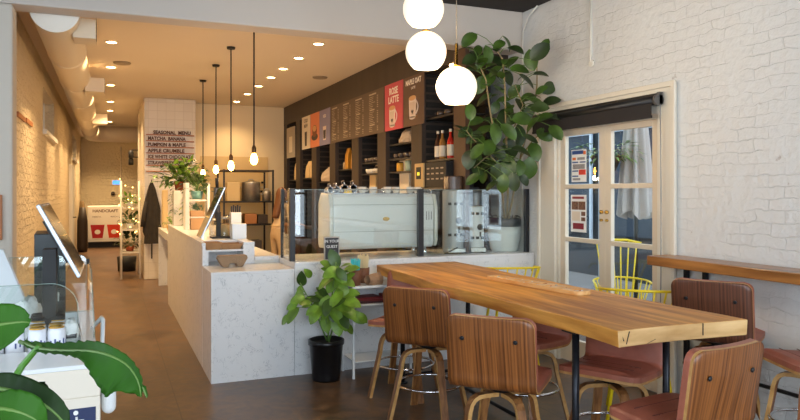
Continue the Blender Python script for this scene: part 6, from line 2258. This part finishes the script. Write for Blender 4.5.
# ================================================================== DISPLAY CASE AT THE LEFT
t = thing('display_case', 'white counter display case with clear glass guards at the left', 'display case', (-0.45, 2.6, 0), R(3))
X1 = 0.425
MB().box(-0.55, X1, 0.0, 1.25, 0, 0.84).box(-0.55, X1, 0.0, 0.295, 0.84, 0.938).build('cabinet', mat('case_cream', (226, 216, 200), 0.4), t, bevel=0.004)
b = MB(); b.box(-0.55, X1 + 0.004, -0.006, 0.30, 0.9385, 0.955); b.build('front_ledge', M_gloss, t, bevel=0.004)
b = MB(); b.box(X1 - 0.055, X1, 0.301, 1.20, 0.8405, 0.955); b.box(-0.55, X1 - 0.056, 1.15, 1.20, 0.8405, 0.955); b.build('rim', M_gloss, t, bevel=0.003)
MB().box(-0.55, X1 - 0.06, 0.305, 1.145, 0.8405, 0.900).build('deck', M_steel, t)
def gpanel(pts, nm='glass_panel'):
    q = MB()
    P_ = [Vector(p) for p in pts]
    nrm = (P_[1] - P_[0]).cross(P_[2] - P_[0]).normalized()
    q.prism(P_, nrm * 0.005)
    g_ = q.build(nm, M_glass, t)
    q = MB(); q.tube([p_ + nrm * 0.0025 for p_ in P_], 0.0014, 5, closed=True)
    q.build('polished_edge', M_gedge, g_)
def arcpts(y, z0, z1, x1, r_):
    pts = [(-0.55, y, z0), (x1, y, z0), (x1, y, z1 - r_)]
    for k in range(1, 9):
        a = PI / 2 * k / 8
        pts.append((x1 - r_ + r_ * math.cos(a), y, z1 - r_ + r_ * math.sin(a)))
    pts.append((-0.55, y, z1))
    return pts
gpanel(arcpts(0.42, 0.956, 1.19, 0.36, 0.10))
gpanel(arcpts(1.17, 0.956, 1.235, 0.41, 0.03))
gpanel([(0.418, 0.45, 0.956), (0.418, 1.16, 0.956), (0.418, 1.16, 1.20), (0.418, 0.80, 1.20), (0.418, 0.45, 1.02)])
MB().box(0.41, 0.424, 1.165, 1.185, 1.19, 1.215).build('clip', M_dark, t)
b = MB()
n = 8
prof_ = [(0.12, 0.60), (0.62, 0.60), (0.72, 0.70), (0.72, 0.95), (0.66, 1.03), (0.5, 1.05), (0.12, 1.05)]
b = MB()
r_ = 0.012
lp = [(X1 + 0.04, y, z) for y, z in ((0.22, 0.72), (0.22, 0.90), (0.25, 0.98), (0.38, 1.0), (0.46, 0.96), (0.48, 0.88))]
b.prism([(X1 + 0.006, 0.06, 0.75), (X1 + 0.006, 0.34, 0.75), (X1 + 0.006, 0.34, 0.88), (X1 + 0.006, 0.06, 0.88)], (0.05, 0, 0))
b.build('side_tray', M_gloss, t, bevel=0.025, seg=4)
b = MB(); b.tube([(X1 - 0.02, 0.52, 0.88), (X1 + 0.03, 0.55, 0.90), (X1 + 0.035, 0.60, 1.0), (X1 + 0.035, 0.68, 1.0), (X1 - 0.02, 0.72, 0.93)], 0.009, 10)
b.build('side_handle', M_gloss, t)
# accessibility sticker on the front
q = MB(); q.box(0.305, 0.41, -0.0015, -0.0005, 0.70, 0.805); stk = q.build('sticker', M_navy, t)
M_i = frame_M((0.357, -0.002, 0.747), (1, 0, 0), (0, 0, 1))
q = MB()
W_ = lambda x, y: M_i @ Vector((x, y, 0))
q.tube([W_(0.028 * math.cos(a) - 0.004, 0.028 * math.sin(a) - 0.016) for a in [R(-170) + R(250) * k / 16 for k in range(17)]], 0.0035, 6)
q.tube([W_(-0.008, 0.03), W_(-0.006, 0.0), W_(0.02, 0.0), W_(0.034, -0.032), W_(0.044, -0.028)], 0.0042, 6)
q.tube([W_(-0.007, 0.016), W_(0.016, 0.016)], 0.0035, 6)
q.lathe([(0.008, 0), (0.008, 0.001)], W_(-0.01, 0.044), 14, axis=(0, -1, 0))
q.build('wheelchair_symbol', M_paper, stk)

# cans in the case
M_alu = mat('can_side', (206, 208, 214), 0.3, 0.5)
def make_can():
    t = thing('drink_can', 'can', 'can', (0, 0, 0))
    MB().lathe([(0.027, 0), (0.0325, 0.008), (0.0325, 0.105), (0.028, 0.116)], (0, 0, 0), 20).build('body', M_canlbl, t)
    b = MB()
    for k in range(5):
        a0_ = -2.6 + k * 0.5
        b.box(-0.003, 0.003, -0.0332, -0.0322, 0.05 + 0.004 * (k % 3), 0.07 + 0.006 * (k % 2), Matrix.Rotation(a0_ + 1.6, 4, 'Z'))
    b.build('printed_letters', M_blue, t)
    MB().lathe([(0.028, 0.116), (0.0285, 0.121), (0.026, 0.121), (0.025, 0.118), (0.001, 0.118)], (0, 0, 0), 20).build('lid', M_gold, t)
    return t
can0 = make_can()
BASE = (-0.45, 2.6)
def case_pt(x, y, z):
    a = R(3)
    return (BASE[0] + x * math.cos(a) - y * math.sin(a), BASE[1] + x * math.sin(a) + y * math.cos(a), z)
ci = 0
def four(xc_, yc_, lab):
    global ci
    for dx in (-0.034, 0.034):
        for dy in (-0.034, 0.034):
            loc = case_pt(xc_ + dx, yc_ + dy, 0.9005)
            l_ = ('left' if dx < 0 else 'right') + (' front ' if dy < 0 else ' rear ') + lab
            if ci == 0:
                can0.location = loc; can0['label'] = l_; can0['group'] = 'white drink cans in the display case'
            else:
                dup(can0, loc, 0.2 * ci, l_, 'white drink cans in the display case')
            ci += 1
four(0.25, 0.45, 'gold topped can of the right hand pack at the case front')
four(0.105, 0.46, 'gold topped can of the pack half hidden by the big leaf')
four(0.25, 0.62, 'white can under the black carriers in the case')
def carrier(x, y, label):
    p_ = case_pt(x, y, 1.0225)
    t = thing('can_carrier', label, 'can carrier', p_, R(3), 'black can carriers in the display case')
    b = MB(); b.box(-0.031, 0.031, -0.064, 0.064, 0.0, 0.006)
    for dy in (-0.034, 0.034):
        b.lathe([(0.029, 0.006), (0.029, 0.016), (0.022, 0.016), (0.022, 0.008)], (0, dy, 0), 16)
    b.build('carrier', M_dark, t)
carrier(0.284, 0.62, 'right black plastic carrier clipped over the white cans')
carrier(0.216, 0.62, 'left black plastic carrier clipped over the white cans')
def tissue(x, y, sx, sy, sz, label, seed):
    rg = random.Random(seed); b = MB(); rows = []
    for j in range(11):
        ph = PI * 0.5 * j / 10
        rows.append([(sx * math.cos(ph) ** 0.7 * math.cos(a) * rg.uniform(0.8, 1.12), sy * math.cos(ph) ** 0.7 * math.sin(a) * rg.uniform(0.8, 1.12), sz * math.sin(ph) * rg.uniform(0.86, 1.08)) for a in [2 * PI * k / 18 for k in range(18)]])
        rows[-1].append(rows[-1][0])
    b.grid(rows); b.face(rows[0][:18])
    bmesh.ops.remove_doubles(b.bm, verts=b.bm.verts, dist=1e-4)
    o = b.build('crumpled_napkin', M_tissue, loc=case_pt(x, y, 0.9005))
    tag(o, label, 'napkin')
tissue(0.17, 0.80, 0.07, 0.06, 0.19, 'white crumpled napkin heap left of the can carriers', 1)
tissue(0.335, 0.56, 0.038, 0.07, 0.12, 'white crumpled napkin at the right of the cans', 2)
# black cabinet behind the glass
t = thing('card_terminal_tower', 'tall dark cabinet standing behind the display case glass', 'cabinet', (-0.26, 3.98, 0), R(3))
MB().box(-0.09, 0.055, 0.0, 0.35, 0, 1.335).build('body', mat('dark_teal_black', (26, 36, 40), 0.35), t, bevel=0.004)
MB().box(-0.025, 0.025, -0.003, 0.0, 0.985, 1.03).build('label_sticker', M_paper, t)
b = MB(); b.tube([(-0.01, -0.004, 0.995), (-0.01, -0.004, 1.008), (0.0, -0.004, 1.018), (0.01, -0.004, 1.008), (0.01, -0.004, 0.995)], 0.002, 5); b.build('printed_mark', M_dark, t)
# white tablet at the far left
t = thing('tilted_panel', 'white tilted tablet panel at the left edge behind the glass', 'tablet', (-0.62, 3.42, 0.87), 0)
q0 = atD(3, 250, 3.15); q1 = atD(26, 303, 3.0)
o_ = Vector((-0.62, 3.42, 0.87))
b = MB(); b.prism([q0 - o_, q1 - o_, q1 - o_ + Vector((-0.40, 0.02, -0.0)), q0 - o_ + Vector((-0.40, 0.02, 0.0))], (0.004, 0.016, 0.003)); b.build('panel', M_gloss, t)
b = MB(); b.box(-0.12, 0.0, -0.02, 0.12, 0, 0.012); b.tube([(-0.08, 0.05, 0.01), (-0.12, -0.15, 0.16)], 0.012, 8); b.build('stand', M_gloss, t)
# brown frame at the extreme left edge on the pier
o = MB().box(-0.20, 0.0, -0.03, -0.001, -0.17, 0.17).build('wall_plaque', M_rail, loc=(atY(2.5, 215, YH).x, YH, 1.36), bevel=0.006); tag(o, 'brown wooden plaque on the white pier at the left edge', 'plaque')

# ================================================================== FOREGROUND BANANA LEAVES
t = thing('bird_of_paradise_plant', 'large leaved plant in the near left corner with arching leaves', 'plant', (-0.62, 1.45, 0))
OT = Vector((-0.62, 1.45, 0))
def big_leaf(mid, widths, side, name, m=M_green, cup_=0.25, n=26, split=0.0, label=None):
    """mid: list of 3-D midrib points; widths: half width (left, right) per point; side: cross direction per point"""
    N = len(mid)
    def interp(seq, s):
        f = s * (N - 1); i = min(int(f), N - 2); f -= i
        a = seq[max(0, i - 1)]; b_ = seq[i]; c_ = seq[i + 1]; d_ = seq[min(N - 1, i + 2)]
        return 0.5 * ((2 * b_) + (c_ - a) * f + (2 * a - 5 * b_ + 4 * c_ - d_) * f * f + (-a + 3 * b_ - 3 * c_ + d_) * f ** 3)
    b = MB()
    rows = []
    W1 = [w_[0] for w_ in widths]; W2_ = [w_[1] for w_ in widths]
    for j in range(n + 1):
        s = j / n
        p_ = interp(mid, s)
        sd = interp(side, s).normalized()
        tg = (interp(mid, min(1, s + 0.02)) - interp(mid, max(0, s - 0.02))).normalized()
        nr = sd.cross(tg).normalized()
        if nr.z < 0:
            nr = -nr
        wl, wr = max(0.001, interp(W1, s)), max(0.001, interp(W2_, s))
        row = []
        for k in range(-6, 7):
            q = k / 6
            wq = wl if q < 0 else wr
            rip = 0.004 * math.sin(j * 2.6 + abs(q) * 3) * abs(q)
            row.append(p_ + sd * q * wq + nr * (cup_ * wq * (abs(q) ** 1.5) + rip))
        rows.append(row)
    b.grid(rows)
    o = b.build(name, m, t)
    so = o.modifiers.new('solid', 'SOLIDIFY'); so.thickness = 0.0012
    if label:
        o['label'] = label
    c = MB(); c.tube([interp(mid, j / 20) - Vector((0, 0, 0.002)) for j in range(21)], [0.006 * (1 - 0.8 * j / 20) for j in range(21)], 6)
    c.build('midrib', M_stemgr, o)
def Lp(u, v, zc):
    return atD(u, v, zc) - OT
M_big = mat('banana_leaf', (46, 92, 22), 0.55, var=0.3, scale=4, spec=0.15)
M_bigdk = mat('banana_leaf_dark', (32, 54, 22), 0.55, var=0.4, scale=5, spec=0.15)
# leaf B: the long arching one
mid = [Lp(20, 341, 1.78), Lp(40, 348, 1.70), Lp(64, 350, 1.62), Lp(88, 350, 1.56), Lp(108, 354, 1.52), Lp(127, 364, 1.50), Lp(138, 380, 1.48), Lp(141, 396, 1.48)]
side = [(-FWD * 0.9 - UP * 0.35)] * 3 + [(-FWD * 0.75 - UP * 0.65 - RIGHT * 0.1), (-UP * 0.95 - RIGHT * 0.25 - FWD * 0.3), (-UP * 0.9 - RIGHT * 0.45 - FWD * 0.2), (-UP * 0.5 - RIGHT * 0.8), (-UP * 0.4 - RIGHT * 0.8)]
big_leaf(mid, [(0.004, 0.004), (0.022, 0.018), (0.028, 0.02), (0.024, 0.03), (0.018, 0.062), (0.014, 0.078), (0.010, 0.045), (0.002, 0.003)], side, 'leaf', M_big, 0.12, 40)
# small curled tip beside it
mid = [Lp(137, 380, 1.49), Lp(142, 386, 1.49), Lp(147, 397, 1.49)]
big_leaf(mid, [(0.006, 0.004), (0.010, 0.008), (0.002, 0.002)], [RIGHT - UP * 0.2] * 3, 'leaf', M_big, 0.1, 8)
# leaf A: rounded one at the left edge
mid = [Lp(-46, 345, 1.45), Lp(-26, 333, 1.45), Lp(-6, 325, 1.46), Lp(12, 322, 1.47), Lp(24, 321, 1.48), Lp(30, 322, 1.49)]
big_leaf(mid, [(0.01, 0.01), (0.04, 0.06), (0.045, 0.072), (0.036, 0.058), (0.02, 0.034), (0.002, 0.003)], [(-UP * 0.95 + RIGHT * -0.15 - FWD * 0.35)] * 6, 'leaf', M_big, 0.10, 22)
# leaf C: dark one bottom left
mid = [Lp(-30, 392, 1.35), Lp(-8, 388, 1.34), Lp(12, 390, 1.33), Lp(32, 397, 1.32), Lp(50, 408, 1.32), Lp(64, 422, 1.33), Lp(70, 436, 1.34)]
big_leaf(mid, [(0.01, 0.01), (0.03, 0.045), (0.03, 0.05), (0.028, 0.05), (0.026, 0.045), (0.018, 0.03), (0.002, 0.003)], [(-UP * 0.9 - RIGHT * 0.4 - FWD * 0.5)] * 7, 'leaf', M_bigdk, 0.15, 26)
mid = [Lp(-30, 415, 1.25), Lp(-5, 408, 1.25), Lp(15, 410, 1.25), Lp(34, 418, 1.26), Lp(48, 432, 1.28)]
big_leaf(mid, [(0.01, 0.01), (0.03, 0.06), (0.035, 0.07), (0.03, 0.06), (0.003, 0.003)], [(-UP * 0.9 - RIGHT * 0.3 - FWD * 0.5)] * 5, 'leaf', M_big, 0.15, 20)
mid = [Lp(36, 385, 1.36), Lp(43, 388, 1.35), Lp(50, 397, 1.34)]
big_leaf(mid, [(0.005, 0.005), (0.012, 0.014), (0.002, 0.002)], [(-UP - RIGHT * 0.5)] * 3, 'leaf', M_bigdk, 0.1, 8)
# stalks and pot
b = MB()
def stalk(pts, r0, r1):
    n_ = len(pts)
    dn = []
    for a, c in zip(pts, pts[1:]):
        for k in range(5):
            dn.append(a.lerp(c, k / 5))
    dn.append(pts[-1])
    b.tube(dn, [r0 + (r1 - r0) * k / len(dn) for k in range(len(dn))], 8)
root = Vector((0.0, 0.0, 0.5))
stalk([root, Lp(-20, 430, 1.62), Lp(6, 392, 1.66), Lp(22, 366, 1.70), Lp(40, 345, 1.70)], 0.012, 0.0065)
stalk([root + Vector((-0.03, 0, 0)), Lp(-70, 400, 1.5), Lp(-46, 345, 1.45)], 0.012, 0.007)
stalk([root + Vector((0.02, -0.03, 0)), Lp(-60, 430, 1.4), Lp(-30, 392, 1.35)], 0.012, 0.007)
stalk([root + Vector((0.0, -0.03, 0)), Lp(-60, 450, 1.3), Lp(-30, 415, 1.25)], 0.012, 0.007)
b.build('stalks', mat('leaf_stalk', (84, 140, 50), 0.4), t)
MB().lathe([(0.15, 0), (0.19, 0.45), (0.175, 0.45), (0.165, 0.4), (0.02, 0.4)], (0, 0, 0), 28).build('pot', M_pot, t)
b = MB(); b.lathe([(0.06, 0.40), (0.03, 0.58)], (0, 0, 0), 12); b.build('crown', M_stemgr, t)
bpy.data.objects.remove(cup0)
